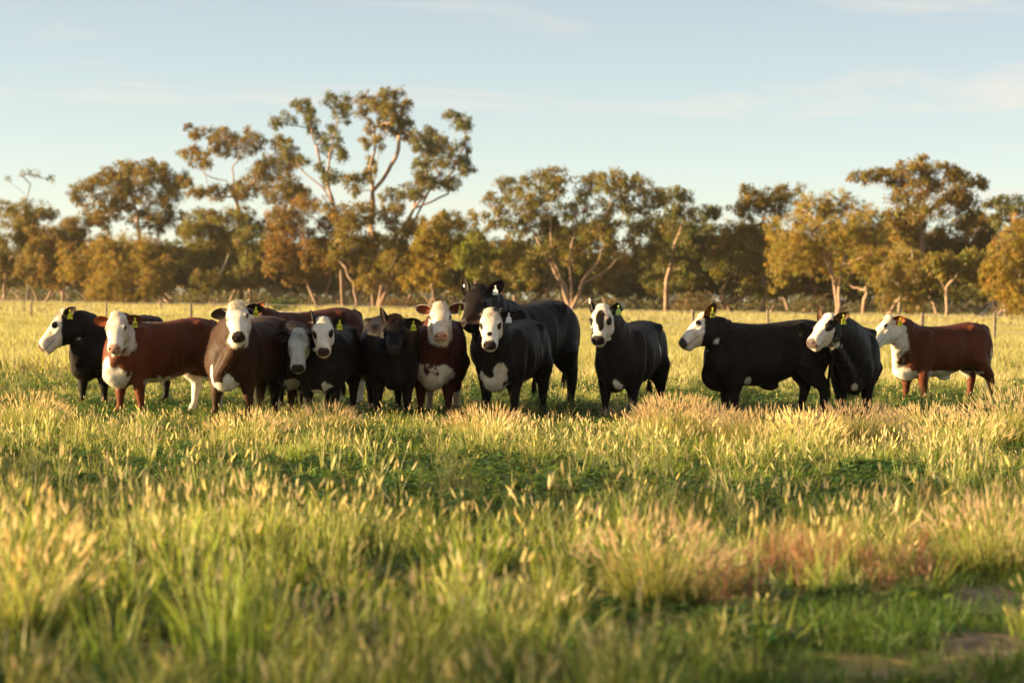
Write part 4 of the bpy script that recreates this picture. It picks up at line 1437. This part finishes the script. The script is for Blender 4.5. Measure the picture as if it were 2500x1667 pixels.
    if spec.get('navel'):
        parts.append(ellipsoid(np.array([-0.03, 0, 0.43]) * s, (EX, EY, EZ), (0.13 * s, 0.05 * s, 0.06 * s)))

    mb = MB()
    for v, f in parts:
        mb.add(v, f)
    raw = mb.mesh('raw')
    tmp = bpy.data.objects.new('raw', raw)
    COL.objects.link(tmp)
    md = tmp.modifiers.new('r', 'REMESH')
    md.mode = 'VOXEL'
    md.voxel_size = 0.0145 * min(s, 1.1)
    dg = bpy.context.evaluated_depsgraph_get()
    me = bpy.data.meshes.new_from_object(tmp.evaluated_get(dg))
    bpy.data.objects.remove(tmp, do_unlink=True)
    bpy.data.meshes.remove(raw)
    n = len(me.vertices)
    V = np.empty(n * 3); me.vertices.foreach_get('co', V); V = V.reshape(-1, 3)
    E = np.empty(len(me.edges) * 2, int); me.edges.foreach_get('vertices', E); E = E.reshape(-1, 2)
    nl = len(me.loops)
    LI = np.empty(nl, int); me.loops.foreach_get('vertex_index', LI)
    LS = np.empty(len(me.polygons), int); me.polygons.foreach_get('loop_start', LS)
    LT = np.empty(len(me.polygons), int); me.polygons.foreach_get('loop_total', LT)
    hl = (V - O) / hs
    hu, hv, hw = hl @ u, hl @ vv, hl @ w
    on_head = (hu > -0.02) & (hu < 0.62) & (np.abs(hv) < 0.24) & (hw < 0.2) & (hw > -0.36)
    Vs = laplacian(V, E, 13, 0.5)
    Vh = laplacian(V, E, 4, 0.5)
    k = smooth01(-0.10, 0.06, hu) * on_head
    V = Vs * (1 - k[:, None]) + Vh * k[:, None]
    hl = (V - O) / hs
    hu, hv, hw = hl @ u, hl @ vv, hl @ w
    # folds of skin on neck and shoulder, slight unevenness everywhere
    cen = np.array([0, 0, 0.85 * s])
    nd = V - cen; nd[:, 0] = 0
    nd /= np.linalg.norm(nd, axis=1)[:, None] + 1e-9
    amp = (fbm(V * np.array([9, 7, 4]) / s, spec['seed'], 3) - 0.5) * 0.020 * s
    V = V + nd * (amp * (~on_head))[:, None]
    # bones and muscles: hooks, pins, shoulder blade, last rib, hollow flank, elbow crease, stifle, cheek
    q = V / s
    qx = q[:, 0] / ln
    for (cx, cy, cz, rx, ry, rz, am) in ((-0.42, .25, 1.20, .075, .08, .06, .020), (-0.76, .13, 1.10, .05, .06, .06, .014), (-0.27, .30, 1.06, .10, .12, .11, -.026), (-0.13, .34, .85, .035, .16, .26, .010),
                                         (0.30, .30, .80, .06, .14, .30, -.018), (0.45, .29, 1.02, .06, .12, .18, .014), (0.52, .30, .72, .08, .12, .10, .016), (0.60, .12, .52, .07, .07, .12, -.014),
                                         (-0.46, .30, .70, .11, .12, .12, .018), (-0.66, .28, .88, .06, .12, .16, -.012), (0.66, .22, .98, .08, .12, .20, -.012), (0.02, .34, .80, .03, .16, .26, -.006), (0.14, .34, .78, .03, .16, .26, .006)):
        g = np.exp(-(((qx - cx) / rx) ** 2 + ((np.abs(q[:, 1]) - cy * fat) / ry) ** 2 + ((q[:, 2] - cz) / rz) ** 2))
        V = V + nd * (g * am * 1.55 * s * (~on_head))[:, None]
    # loose skin of the neck
    axn = P3 - P0
    tn = ((V - P0) @ axn) / (axn @ axn)
    wr = np.sin(tn * 34 + 5 * fbm(V * 5, spec['seed'] + 2, 2)) * np.exp(-((tn - 0.72) / 0.22) ** 2)
    V = V + nd * (wr * 0.009 * s * (~on_head))[:, None]
    for sg in (-1, 1):
        for (a_, b_, c_, ra, rb, rc, am) in ((0.205, .145, .042, .05, .03, .018, .011), (0.28, .115, -.03, .05, .04, .05, -.011), (0.25, .12, -.07, .10, .04, .018, .009), (0.36, .095, -.11, .06, .03, .04, -.008)):
            g = np.exp(-(((hu - a_) / ra) ** 2 + ((hv - sg * b_) / rb) ** 2 + ((hw - c_) / rc) ** 2)) * on_head
            V = V + (g * am * hs)[:, None] * (vv * sg)
    # nostrils, mouth line
    for sg in (-1, 1):
        d2 = ((hu - 0.515) / 0.035) ** 2 + ((hv - sg * 0.054) / 0.022) ** 2 + ((hw + 0.048) / 0.019) ** 2
        V = V - (np.exp(-d2 * 1.2) * 0.024 * hs)[:, None] * u
    mouth = np.exp(-((hw + 0.122 + 0.05 * np.clip(0.40 - hu, 0, 1)) / 0.008) ** 2) * (hu > 0.33) * on_head
    V = V - (mouth * 0.006 * hs)[:, None] * (nrm(u) * 0.5)
    bx, by, bz_ = V[:, 0] / s / ln, V[:, 1] / s, V[:, 2] / s

    # ---- coat colour: pattern of the animal itself
    nz = (fbm(V * 16 / s, spec['seed'] + 5, 3) - 0.5)
    nz2 = (fbm(V * 45 / s, spec['seed'] + 9, 2) - 0.5)
    warp = nz * 0.085 + nz2 * 0.05
    warp_b = (fbm(V * 7 / s, spec['seed'] + 6, 4) - 0.5)
    base_c = spec['coat']
    C = np.tile(base_c, (n, 1))
    lo = (fbm(V * 2.2 / s, spec['seed'] + 3, 3) - 0.5)
    C = C * (1 + 1.15 * lo)[:, None]
    dusty = smooth01(0.1, 0.35, lo + 0.25 * (bz_ > 1.1)) * 0.35
    C = C * (1 - dusty[:, None] * 0.5) + np.array([0.022, 0.014, 0.009]) * dusty[:, None] * 0.5
    wh = np.zeros(n)

    def paint(mask, col=WHITE):
        nonlocal C
        m = np.clip(mask, 0, 1)[:, None]
        C = C * (1 - m) + np.asarray(col) * m

    HT = np.array(HEAD)
    near_head = (hu > -0.30) & (hu < 0.62) & (np.abs(hv) < np.interp(hu, HT[:, 0], HT[:, 4]) * 1.12 + 0.016) & (hw < 0.2) & (hw > np.interp(hu, HT[:, 0], HT[:, 3]) - 0.035)
    face = spec.get('white', 'bald')
    edge = 0.014
    stain = smooth01(0.47, 0.62, fbm(V * 6 / s, spec['seed'] + 31, 3))[:, None]
    wcol = spec.get('wcol', WHITE) * (1 + 0.22 * nz2 + 0.16 * nz)[:, None] * (1 - stain * np.array([0.16, 0.24, 0.34]))
    if face != 'none':
        lim = spec.get('facelim', 0.035) - 0.18 * smooth01(0.015, 0.06, hw) + spec.get('slope', 0.55) * np.clip(-hw - 0.01, 0, 0.26)
        if face == 'hereford':
            lim = -0.06 - 0.14 * smooth01(-0.02, 0.06, hw) - 0.08 * smooth01(-0.1, -0.25, hw) + 0.04 * smooth01(0.08, 0.14, np.abs(hv))
        sd = hu - lim + warp * 0.55
        box = near_head
        paint(smooth01(-edge, edge, sd) * box, wcol)
    # throat and under-neck
    if spec.get('throat'):
        t0, t1, wid = spec['throat']
        ax = bri - thr
        t = ((V - thr) @ ax) / (ax @ ax)
        perp = V - (thr + np.outer(t, ax))
        lat = np.abs(perp[:, 1])
        dist = np.linalg.norm(perp, axis=1)
        msk = smooth01(0.02, -0.02, lat / s - wid * np.clip(1.15 - t * spec.get('taper', 1.0), 0.15, 1.2) + warp) * smooth01(0.02, -0.02, dist / s - spec.get('thrdist', 0.20) + warp) * smooth01(t0 - 0.03, t0 + 0.03, t + warp * .5) * smooth01(t1 + 0.04, t1 - 0.04, t + warp)
        paint(msk, wcol)
    for (cy, cz, ry, rz, xm) in spec.get('bib', []):
        sd = 1 - np.sqrt(((by - cy) / ry) ** 2 + ((bz_ - cz) / rz) ** 2) + warp * 4 + warp_b * 1.5
        paint(smooth01(-0.12, 0.12, sd) * (bx > xm) * (~near_head), wcol)
    if spec.get('belly'):
        hgt, x0, x1 = spec['belly']
        sd = hgt - bz_ + warp * 0.7 + warp_b * 0.10
        paint(smooth01(-0.012, 0.012, sd) * smooth01(x0 - .04, x0 + .04, bx + warp) * smooth01(x1 + .04, x1 - .04, bx + warp) * (bz_ > 0.36), wcol)
    for (cx, cz, rx, rz, side) in spec.get('spots', []):
        sd = 1 - np.sqrt(((bx - cx) / rx) ** 2 + ((bz_ - cz) / rz) ** 2) + warp * 5
        paint(smooth01(-0.1, 0.1, sd) * (by * side > 0.02), wcol)
    if spec.get('crest'):
        x0, x1, wid = spec['crest']
        sd = wid - np.abs(by) + warp * 0.8
        paint(smooth01(-0.012, 0.012, sd) * smooth01(x0 - .03, x0 + .03, bx) * smooth01(x1 + .05, x1 - .05, bx) * (bz_ > 1.08) * (hu < 0), wcol)
    for (hind, z1) in spec.get('socks', []):
        sel = (bx < -0.2) if hind else (bx > 0.2)
        paint(smooth01(0.02, -0.02, bz_ - z1 + warp) * sel, wcol)
    # black marks on the face: (u, |v| or v, ru, rv, both sides?)
    for (cu, cv, ru, rv, both) in spec.get('marks', []):
        hvv = np.abs(hv) if both else hv
        if both:
            q = ((hu - cu - 0.045) / ru) ** 2 + ((hvv - cv) / (rv * 1.4)) ** 2 + ((hw - 0.002) / (rv * 1.25)) ** 2
        else:
            q = ((hu - cu) / ru) ** 2 + ((hvv - cv) / rv) ** 2
        sd = 1 - np.sqrt(q) + warp * 3.2
        paint(smooth01(-0.12, 0.12, sd) * on_head * (hw > -0.10), spec.get('markcol', base_c))
    # eye rims, muzzle skin
    for sg in (-1, 1):
        d = np.sqrt(((hu - 0.212) / 0.047) ** 2 + ((hv - sg * 0.136) / 0.036) ** 2 + ((hw - 0.016) / 0.030) ** 2)
        paint(smooth01(1.15, 0.7, d) * 0.85, spec.get('rim', np.array([0.035, 0.022, 0.018])))
    nose_c = spec.get('nose', DARKNOSE)
    sd = hu - 0.484 - 1.1 * np.clip(np.abs(hv) - 0.058, 0, 1) + warp * 0.35 - 1.5 * np.clip(-0.095 - hw, 0, 1)
    paint(smooth01(-0.010, 0.010, sd) * (hw > -0.122) * on_head, nose_c)
    for sg in (-1, 1):
        d2 = ((hu - 0.515) / 0.05) ** 2 + ((hv - sg * 0.054) / 0.018) ** 2 + ((hw + 0.048) / 0.014) ** 2
        paint(np.exp(-d2) * 1.2, (0.02, 0.012, 0.01))
    paint(mouth * 0.7, (0.05, 0.03, 0.028))
    # hooves
    paint((bz_ < 0.055) * 1.0, (0.035, 0.028, 0.022))

    # ---- ears: cupped, appended to the same mesh
    EV, EF, EC = [], [], []
    tag_spot = {}
    fh = nrm(np.array([u[0], u[1], 0]) + 1e-6)
    for sg in (-1, 1):                      # +1 = animal's left
        e_spec = spec['ears'][0 if sg < 0 else 1]
        out_d = nrm(np.array([vv[0], vv[1], 0]) * sg)
        e = nrm(out_d * e_spec[0] + EZ * e_spec[1] + fh * e_spec[2])
        o = nrm(fh * 1.0 - EZ * 0.25 + out_d * 0.15)
        if len(e_spec) > 3:
            o = nrm(fh * e_spec[3] + EZ * e_spec[4] + out_d * e_spec[5])
        o = nrm(o - e * (o @ e))
        sd = np.cross(e, o)
        root = H(0.045, sg * 0.118, -0.012)
        el = 0.215 * hs * spec.get('ear', 1.0)
        ns, nc = 10, 9
        g = []
        for i in range(ns):
            q = i / (ns - 1)
            wdt = 0.084 * hs * spec.get('ear', 1.0) * (math.sin(math.pi * (0.13 + 0.83 * q)) ** 0.62) * (1 - 0.10 * q)
            for j in range(nc):
                r = j / (nc - 1) * 2 - 1
                cup = (0.9 * wdt) * (1 - 0.6 * q) * (r * r - 0.75)
                p = root + e * el * q + sd * wdt * r * (1 - 0.12 * r * r) + o * cup - o * 0.02 * hs * q
                g.append(p)
        g = np.array(g)
        back = g - o * 0.012 * hs
        start = n + sum(len(x) for x in EV)
        EV.append(np.vstack([g, back]))
        m = ns * nc
        for i in range(ns - 1):
            for j in range(nc - 1):
                a0 = i * nc + j
                qd = (a0, a0 + 1, a0 + nc + 1, a0 + nc)
                EF.append(tuple(start + x for x in (qd if sg > 0 else qd[::-1])))
                EF.append(tuple(start + m + x for x in (qd[::-1] if sg > 0 else qd)))
        for i in range(ns - 1):
            for j in (0, nc - 1):
                a0 = i * nc + j
                qd = (a0, a0 + nc, a0 + nc + m, a0 + m)
                EF.append(tuple(start + x for x in qd))
        for j in range(nc - 1):
            a0 = (ns - 1) * nc + j
            EF.append(tuple(start + x for x in (a0, a0 + 1, a0 + 1 + m, a0 + m)))
        ec = spec.get('earcol', base_c)
        inner = ec * 1.25 + np.array([0.012, 0.006, 0.004])
        rim = spec.get('earrim')
        cin = np.tile(inner, (m, 1)); cbk = np.tile(ec, (m, 1))
        if rim is not None:
            rr = np.array([abs(j / (nc - 1) * 2 - 1) > 0.8 or i >= ns - 1 for i in range(ns) for j in range(nc)])
            cin[rr] = rim; cbk[rr] = rim
        tip = spec.get('eartip')
        if tip is not None:
            rr = np.array([i >= ns - 3 for i in range(ns) for j in range(nc)])
            cin[rr] = tip; cbk[rr] = tip * 0.9
        EC += [cin, cbk]
        tag_spot[sg] = (root + e * el * 0.52 - o * 0.015 * hs, e, o, sd)
    allV = np.vstack([V] + EV)
    allC = np.clip(np.vstack([C] + EC), 0.002, 0.9)
    body = bpy.data.meshes.new('cow_body')
    nf = len(LS) + len(EF)
    body.vertices.add(len(allV))
    body.vertices.foreach_set('co', allV.astype(np.float32).ravel())
    efl = np.array(EF, int)
    loops = np.concatenate([LI, efl.ravel()]).astype(np.int32)
    body.loops.add(len(loops))
    body.loops.foreach_set('vertex_index', loops)
    body.polygons.add(nf)
    body.polygons.foreach_set('loop_start', np.concatenate([LS, nl + 4 * np.arange(len(EF))]).astype(np.int32))
    body.update(calc_edges=True)
    body.validate()
    a = body.attributes.new('col', 'FLOAT_COLOR', 'POINT')
    cc = np.ones((len(allV), 4), np.float32); cc[:, :3] = allC
    a.data.foreach_set('color', cc.ravel())
    body.polygons.foreach_set('use_smooth', np.ones(len(body.polygons), bool))
    body.materials.append(M_coat)
    bpy.data.meshes.remove(me)
    cow = obj('bull' if spec.get('bull') else 'cow', body, loc=base, rotz=rotz)
    tag(cow, spec['label'], 'bull' if spec.get('bull') else 'cow', 'cattle standing in a row across the paddock')

    # ---- eyes
    for sg in (-1, 1):
        v, f = ellipsoid(H(0.210, sg * 0.127, 0.018), (u, vv, w), (0.028 * hs, 0.022 * hs, 0.022 * hs), 10, 7)
        em = mesh_np('eye', v, f, mat=M_eye, smooth=True)
        obj('eye', em, cow)

    # ---- poll hair and short fringe
    def strands(count, gen, colf, width):
        mbh = MB()
        for i in range(count):
            p, d, ln_, bend = gen(i)
            sdv = nrm(np.cross(d, rs.normal(0, 1, 3)))
            pts = [p, p + d * ln_ * 0.5 + bend * 0.3 * ln_, p + d * ln_ * 0.85 + bend * 0.95 * ln_]
            wv = width * rs.uniform(0.6, 1.3)
            vs = np.array([pts[0] - sdv * wv, pts[0] + sdv * wv, pts[1] - sdv * wv * .8, pts[1] + sdv * wv * .8, pts[2]])
            mbh.add(vs, [(0, 1, 3, 2), (2, 3, 4)], colf(i))
        return mbh

    nh = spec.get('tuft', 70)
    tl = spec.get('tuftlen', 0.055)
    hc = spec.get('tuftcol', WHITE if face != 'none' else base_c * 2.2)
    up_l = EZ

    def gen(i):
        a_, b_ = rs.uniform(-0.055, 0.10), rs.normal(0, 0.055)
        p = H(a_, b_, 0.060 - 3.2 * b_ * b_)
        d = nrm(w * 0.45 + u * rs.uniform(0.2, 1.3) + vv * (b_ * 5 + rs.normal(0, 0.35)) + up_l * spec.get('tuftup', 0.2))
        return p, d, tl * hs * rs.uniform(0.4, 1.2), u * rs.uniform(0.1, 0.6) + vv * rs.normal(0, .3)
    if nh:
        mh = strands(int(nh * 2.2), gen, lambda i: np.asarray(hc) * rs.uniform(0.75, 1.08), 0.0026 * hs)
        tag(obj('poll_hair', mh.mesh('poll_hair', M_hair), cow), kind='stuff')

    # ---- short coat hair over the whole animal
    nrm_v = np.empty(len(body.vertices) * 3, np.float32)
    body.vertex_normals.foreach_get('vector', nrm_v)
    nrm_v = nrm_v.reshape(-1, 3)
    selv = rs.choice(n, min(n, 16000), replace=False)
    pv, nv, cv = allV[selv], nrm_v[selv], allC[selv]
    flow = np.column_stack([np.full(len(selv), -0.75), rs.normal(0, .22, len(selv)), np.full(len(selv), -0.65)])
    hd_ = on_head[selv]
    flow[hd_] = u * 0.9 + rs.normal(0, .35, (hd_.sum(), 3))
    flow -= nv * np.sum(flow * nv, 1)[:, None]
    flow /= np.linalg.norm(flow, axis=1)[:, None] + 1e-6
    hdir = flow * 0.9 + nv * rs.uniform(.22, .65, len(selv))[:, None] + rs.normal(0, .12, (len(selv), 3))
    hlen = np.where(hd_, 0.013, 0.027) * rs.uniform(.6, 1.4, len(selv)) * s
    sdh = np.cross(hdir, nv); sdh /= np.linalg.norm(sdh, axis=1)[:, None] + 1e-6
    wv = 0.0016 * rs.uniform(.7, 1.3, len(selv))[:, None]
    HV = np.stack([pv - nv * .001 - sdh * wv, pv - nv * .001 + sdh * wv, pv + hdir * hlen[:, None]], 1).reshape(-1, 3)
    hm = mesh_np('coat_hair', HV, np.arange(len(HV)).reshape(-1, 3), np.repeat(np.clip(cv * rs.uniform(.8, 1.35, (len(selv), 1)) + np.array([.028, .013, .006]) * (cv[:, :1] < .09), 0, .9), 3, 0), M_hair)  # brown added to dark hair imitates the warm sunlit rim
    tag(obj('coat_hair', hm, cow), kind='stuff')

    # ---- tail switch
    tip = np.array([tx - .03, sw, 0.46]) * s

    def gen2(i):
        return tip + rs.normal(0, 0.012, 3), nrm([rs.normal(0, .12), rs.normal(0, .12), -1]), 0.26 * s * rs.uniform(.6, 1.1), rs.normal(0, .06, 3)
    ms = strands(50, gen2, lambda i: (WHITE * .8 if spec.get('whiteswitch') else base_c * 1.3), 0.006)
    tag(obj('tail_switch', ms.mesh('tail_switch', M_hair), cow), kind='stuff')

    # ---- ear tags
    for (sg, mat, txt, yawt) in spec.get('tags', []):
        p, e, o, sd = tag_spot[sg]
        k = spec.get('tagsize', 1.0) * 0.98
        dn = nrm(-EZ + out_d * 0.0)
        nf_ = nrm(fh * math.cos(R(yawt)) + np.cross(EZ, fh) * math.sin(R(yawt)))
        xa = nrm(np.cross(EZ, nf_)) * -1
        xa = np.cross(EZ, nf_)
        p = p + nf_ * 0.035 * hs
        prof = [(-.008, .030), (.008, .030), (.011, -.012), (.034, -.035), (.040, -.098), (-.040, -.098), (-.034, -.035), (-.011, -.012)]
        v = [p + (xa * a_ + EZ * b_) * k + nf_ * c_ for c_ in (0.0015, -0.0015) for a_, b_ in prof]
        m8 = len(prof)
        f = [tuple(range(m8)), tuple(reversed(range(m8, 2 * m8)))] + [(i, m8 + i, m8 + (i + 1) % m8, (i + 1) % m8) for i in range(m8)]
        tg = obj('ear_tag', mesh_np('ear_tag', v, f, mat=mat), cow)
        bt = MB(); bv, bf = ellipsoid(p + EZ * 0.022 * k, (nf_, xa, EZ), (0.012, 0.013, 0.013), 8, 6); bt.add(bv, bf)
        obj('tag_stud', bt.mesh('tag_stud', mat, True), tg)
        if txt:
            tm = text_mesh(txt, 0.056 if len(txt) == 3 else 0.044)
            tm.materials.append(M_ink)
            to = obj('tag_number', tm, tg)
            mw = Matrix((tuple(xa) + (0,), tuple(EZ) + (0,), tuple(nf_) + (0,), (0, 0, 0, 1))).transposed()
            mw.translation = Vector(p + EZ * -0.064 * k + nf_ * 0.0030)
            to.matrix_local = mw @ Matrix.Scale(k, 4)
    if spec.get('button'):
        sg, mat = spec['button']
        p, e, o, sd = tag_spot[sg]
        bv, bf = ellipsoid(p + o * 0.03, (o, e, sd), (0.006, 0.022, 0.022), 12, 6)
        obj('ear_button', mesh_np('ear_button', bv, bf, mat=mat, smooth=True), cow)
    return cow


E0 = (0.97, 0.03, -0.12)         # ear straight out
EU = (0.45, 0.85, -0.2)          # ear pricked up
ED = (0.93, -0.22, -0.10)        # ear drooping slightly
EYEPATCH = (0.175, 0.132, 0.075, 0.050, True)
CATTLE = [
    dict(seed=1, thrdist=0.05, x=292, D=36.6, theta=52, s=0.985, poll=(153, 760), muz=(104, 853), Dp=35.7, face=6, coat=BLACK, facelim=0.09, slope=1.1,
         nose=np.array([0.16, 0.10, 0.08]), throat=(-0.05, 0.22, 0.10), ears=(E0, (0.75, 0.45, -0.45)), tags=[(1, M_tagY, '', 75)], tuft=110, tuftlen=0.075,
         tuftcol=WHITE * .75, marks=[(0.17, 0.14, 0.04, 0.035, True)],
         label='black cow with white face in profile, gazing left past the grass'),
    dict(seed=2, x=398, D=33.9, theta=37, s=0.985, poll=(284, 766), muz=(281, 859), Dp=33.0, face=82, coat=RED, white='hereford', fat=1.03,
         nose=PINK, throat=(-0.1, 0.45, 0.09), bib=[(0.02, 0.50, 0.21, 0.21, 0.60), (0.08, 0.68, 0.07, 0.11, 0.62)], belly=(0.50, -0.62, 0.42), crest=(0.1, 0.62, 0.03), socks=[(True, 0.50)], tuft=50, tuftlen=.03,
         ears=((0.96, -0.02, -0.1), (0.96, -0.06, -0.1)), earcol=RED * 1.0, tags=[(1, M_tagY, '089', 5)], whiteswitch=True,
         label='red cow with white face, belly and hind legs, wearing yellow tag 089'),
    dict(seed=3, x=614, D=33.2, theta=67, s=1.01, poll=(575, 741), muz=(584, 832), Dp=32.0, face=83, coat=BROWNBLACK, facelim=0.03, fat=1.05,
         throat=(-0.1, 0.30, 0.085), bib=[(0.11, 0.52, 0.045, 0.10, 0.58), (0.02, 0.42, 0.10, 0.05, 0.55), (-0.10, 0.54, 0.03, 0.14, 0.58)], ears=(ED, (0.97, -0.02, -0.1)), earcol=BLACK, tags=[(1, M_tagY, '081', 8)], tuft=190, tuftlen=0.085, tuftup=.55,
         label='dark brown cow with shaggy white face wearing yellow tag 081'),
    dict(seed=4, x=682, D=34.3, theta=108, s=0.97, poll=(730, 808), muz=(727, 906), Dp=32.7, face=92, coat=BLACK, facelim=0.04, wcol=np.array([0.42, 0.42, 0.41]),
         ears=(E0, E0), bib=[(0.0, 0.45, 0.10, 0.06, 0.55)], tuft=160, tuftlen=0.06, tuftcol=np.array([0.40, 0.38, 0.35]), neck=0.95,
         label='black cow with greyish white face lowered between two neighbours'),
    dict(seed=5, x=805, D=33.6, theta=81, s=0.93, poll=(787, 778), muz=(790, 866), Dp=32.6, face=88, coat=BLACK, facelim=0.03, marks=[(0.195, 0.125, 0.085, 0.040, True)],
         ears=((0.35, 0.9, -0.1, .2, .1, .9), (0.93, 0.25, -0.15)), bib=[(0.12, 0.46, 0.04, 0.07, 0.55), (0.0, 0.39, 0.07, 0.03, 0.5)], throat=(-0.12, 0.08, 0.05), tags=[(1, M_tagY, '0101', 5)], tuft=90, tuftlen=0.05, nose=np.array([0.05, 0.03, 0.028]), hs=1.0,
         label='black cow with white blaze and black eye patches wearing yellow tag 0101'),
    dict(seed=6, x=745, D=36.8, theta=34, s=1.10, poll=(603, 758), muz=(572, 850), Dp=36.0, face=25, coat=DARKRED * 1.25, white='hereford', crest=(0.1, 0.75, 0.05), socks=[(True, 0.34), (False, 0.25)],
         ears=(E0, (0.72, 0.62, -0.2)), earcol=RED, tuft=60, nose=PINK, belly=(0.47, -0.5, 0.4),
         label='large red cow mostly hidden behind the cow tagged 0101'),
    dict(seed=7, x=950, D=34.3, theta=98, s=1.03, poll=(964, 772), muz=(961, 862), Dp=33.2, face=86, coat=BLACK * 0.9, white='none', ears=((0.40, 0.85, -0.1, .3, .1, .8), (0.97, -0.03, -0.1)),
         tags=[(1, M_tagY, '059', 5)], tuft=130, tuftlen=0.085, tuftup=.4, tuftcol=np.array([0.06, 0.03, 0.015]), rim=BLACK, fat=1.05, fore=(0.02, -0.02),
         label='all black cow with tousled forelock wearing yellow tag 059'),
    dict(seed=8, x=1070, D=34.6, theta=86, s=1.0, poll=(1074, 742), muz=(1076, 829), Dp=33.6, face=88, coat=DARKRED, white='hereford', nose=PINK, throat=(-0.12, 0.32, 0.14),
         bib=[(0.0, 0.48, 0.25, 0.17, 0.58), (0.17, 0.60, 0.09, 0.12, 0.55), (-0.18, 0.60, 0.08, 0.12, 0.55)], ears=((0.95, 0.15, -0.1), (0.93, 0.25, -0.1)), earcol=RED * .7, earrim=WHITE * .9, tags=[(1, M_tagY, '', 60)], tuft=110, tuftlen=0.05,
         socks=[(True, 0.3)], fore=(0.03, 0.0), label='dark red cow with white face and broad white chest, seen head on'),
    dict(seed=9, x=1281, D=36.0, theta=55, s=1.22, poll=(1166, 700), muz=(1146, 800), Dp=34.7, face=72, coat=BLACK * 1.15, white='none', bull=True, neck=1.10, hs=1.02,
         ears=((0.35, 0.88, -0.15, .5, .1, .5), (0.70, 0.62, -0.15)), tags=[(1, M_tagW, '', 5)], button=(-1, M_tagW), tuft=120, tuftlen=0.04, tuftcol=np.array([0.05, 0.025, 0.012]), rim=BLACK, fat=1.0, brisket=0.52,
         label='huge black bull with white ear tag towering behind a smaller cow'),
    dict(seed=10, x=1252, D=34.2, theta=70, s=1.0, poll=(1198, 757), muz=(1196, 850), Dp=33.0, face=84, coat=BLACK, facelim=0.035, marks=[(0.185, 0.128, 0.055, 0.036, True), (0.39, -0.0, 0.036, 0.034, False), (-0.02, 0.075, 0.05, 0.05, False)],
         throat=(-0.12, 0.12, 0.06), bib=[(0.0, 0.47, 0.15, 0.11, 0.58), (0.13, 0.60, 0.065, 0.13, 0.55), (-0.15, 0.53, 0.05, 0.10, 0.55)], belly=(0.47, -0.45, 0.40), ears=(ED, (0.90, 0.12, -0.15)), tags=[(1, M_tagW, '', 5)], tuft=150, tuftlen=0.05,
         label='black cow with white face and chest standing in front of the bull'),
    dict(seed=11, x=1541, D=34.5, theta=69, s=1.0, poll=(1469, 748), muz=(1461, 838), Dp=33.3, face=74, coat=BLACK, facelim=0.035, marks=[(0.175, 0.137, 0.07, 0.045, True), (0.20, 0.005, 0.13, 0.060, False), (0.33, 0.03, 0.10, 0.035, False), (0.43, -0.075, 0.03, 0.02, False)],
         throat=(-0.12, 0.05, 0.05), bib=[(0.07, 0.47, 0.05, 0.06, 0.55)], spots=[(-0.25, 0.95, 0.05, 0.10, 1)], ears=((0.40, 0.85, -0.15, .3, .1, .8), (0.78, 0.58, -0.2)), eartip=WHITE * .8, tags=[(1, M_tagG, '', 20)], tuft=70, tuftlen=0.06, tuftup=.5,
         label='black cow whose white face has a large black blaze down the middle'),
    dict(seed=12, long=0.96, thrdist=0.06, x=1873, D=34.4, theta=4, s=1.04, poll=(1711, 770), muz=(1669, 846), Dp=34.2, face=4, coat=np.array([0.0105, 0.0075, 0.0062]), facelim=0.09, slope=1.15, throat=(-0.12, 0.20, 0.05), navel=True,
         ears=(E0, (0.55, 0.78, -0.3, .15, .0, .9)), earcol=np.array([0.07, 0.03, 0.012]), tags=[(1, M_tagY, '068', 85)], tuft=60, tuftlen=0.04, nose=np.array([0.10, 0.08, 0.08]), spots=[(0.30, 0.50, 0.05, 0.05, 1)], hind=(0.14, -0.10),
         marks=[(0.16, 0.14, 0.026, 0.03, True)], label='long black cow with white face in full profile, tag 068 under its ear'),
    dict(seed=13, thrdist=0.08, x=2086, D=35.1, theta=80, s=0.96, poll=(2021, 770), muz=(1982, 848), Dp=33.5, face=38, coat=BLACK, facelim=0.09, slope=0.9, marks=[(0.150, 0.135, 0.080, 0.052, True), (0.08, 0.12, 0.06, 0.05, True)], throat=(-0.15, 0.12, 0.07),
         bib=[(0.03, 0.47, 0.05, 0.06, 0.5)], ears=((0.45, 0.85, -0.15), (0.75, 0.5, -0.35)), earcol=np.array([0.05, 0.025, 0.012]), tags=[(1, M_tagY, '', 70)], tuft=60, tuftlen=0.035, nose=np.array([0.10, 0.07, 0.07]),
         label='black cow with white face and dark eye patch, rump beside a red cow'),
    dict(seed=14, x=2300, D=40.0, theta=20, s=0.99, poll=(2166, 774), muz=(2131, 845), Dp=39.4, face=14, coat=RED * .85, white='hereford', nose=np.array([0.45, 0.30, 0.26]), throat=(-0.1, 0.9, 0.10), taper=0.6, bib=[(0.06, 0.52, 0.16, 0.16, 0.55)], belly=(0.52, -0.55, 0.40), crest=(0.25, 0.85, 0.035),
         spots=[(-0.72, 0.80, 0.02, 0.10, 1)], ears=(E0, (0.80, 0.10, -0.55)), earcol=RED, tags=[(1, M_tagY, '', 70)], tuft=90, tuftlen=0.045, whiteswitch=True, navel=True,
         label='red cow with white face and white underline, rightmost of the row'),
]
for sp in CATTLE:
    # hooves stand a little deeper in the grass than the visible leg ends: bring each animal nearer, keeping its back line where it is
    fy = F * CAM_Z / sp['D']
    back = fy * (1 - 1.3 * sp['s'] / CAM_Z)
    fy2 = fy + (10 if sp['seed'] == 14 else 15)
    d2 = F * CAM_Z / fy2
    sp['Dp'] *= d2 / sp['D']
    sp['D'] = d2
    sp['s'] = CAM_Z / 1.3 * (1 - back / fy2)
    build_cow(sp)
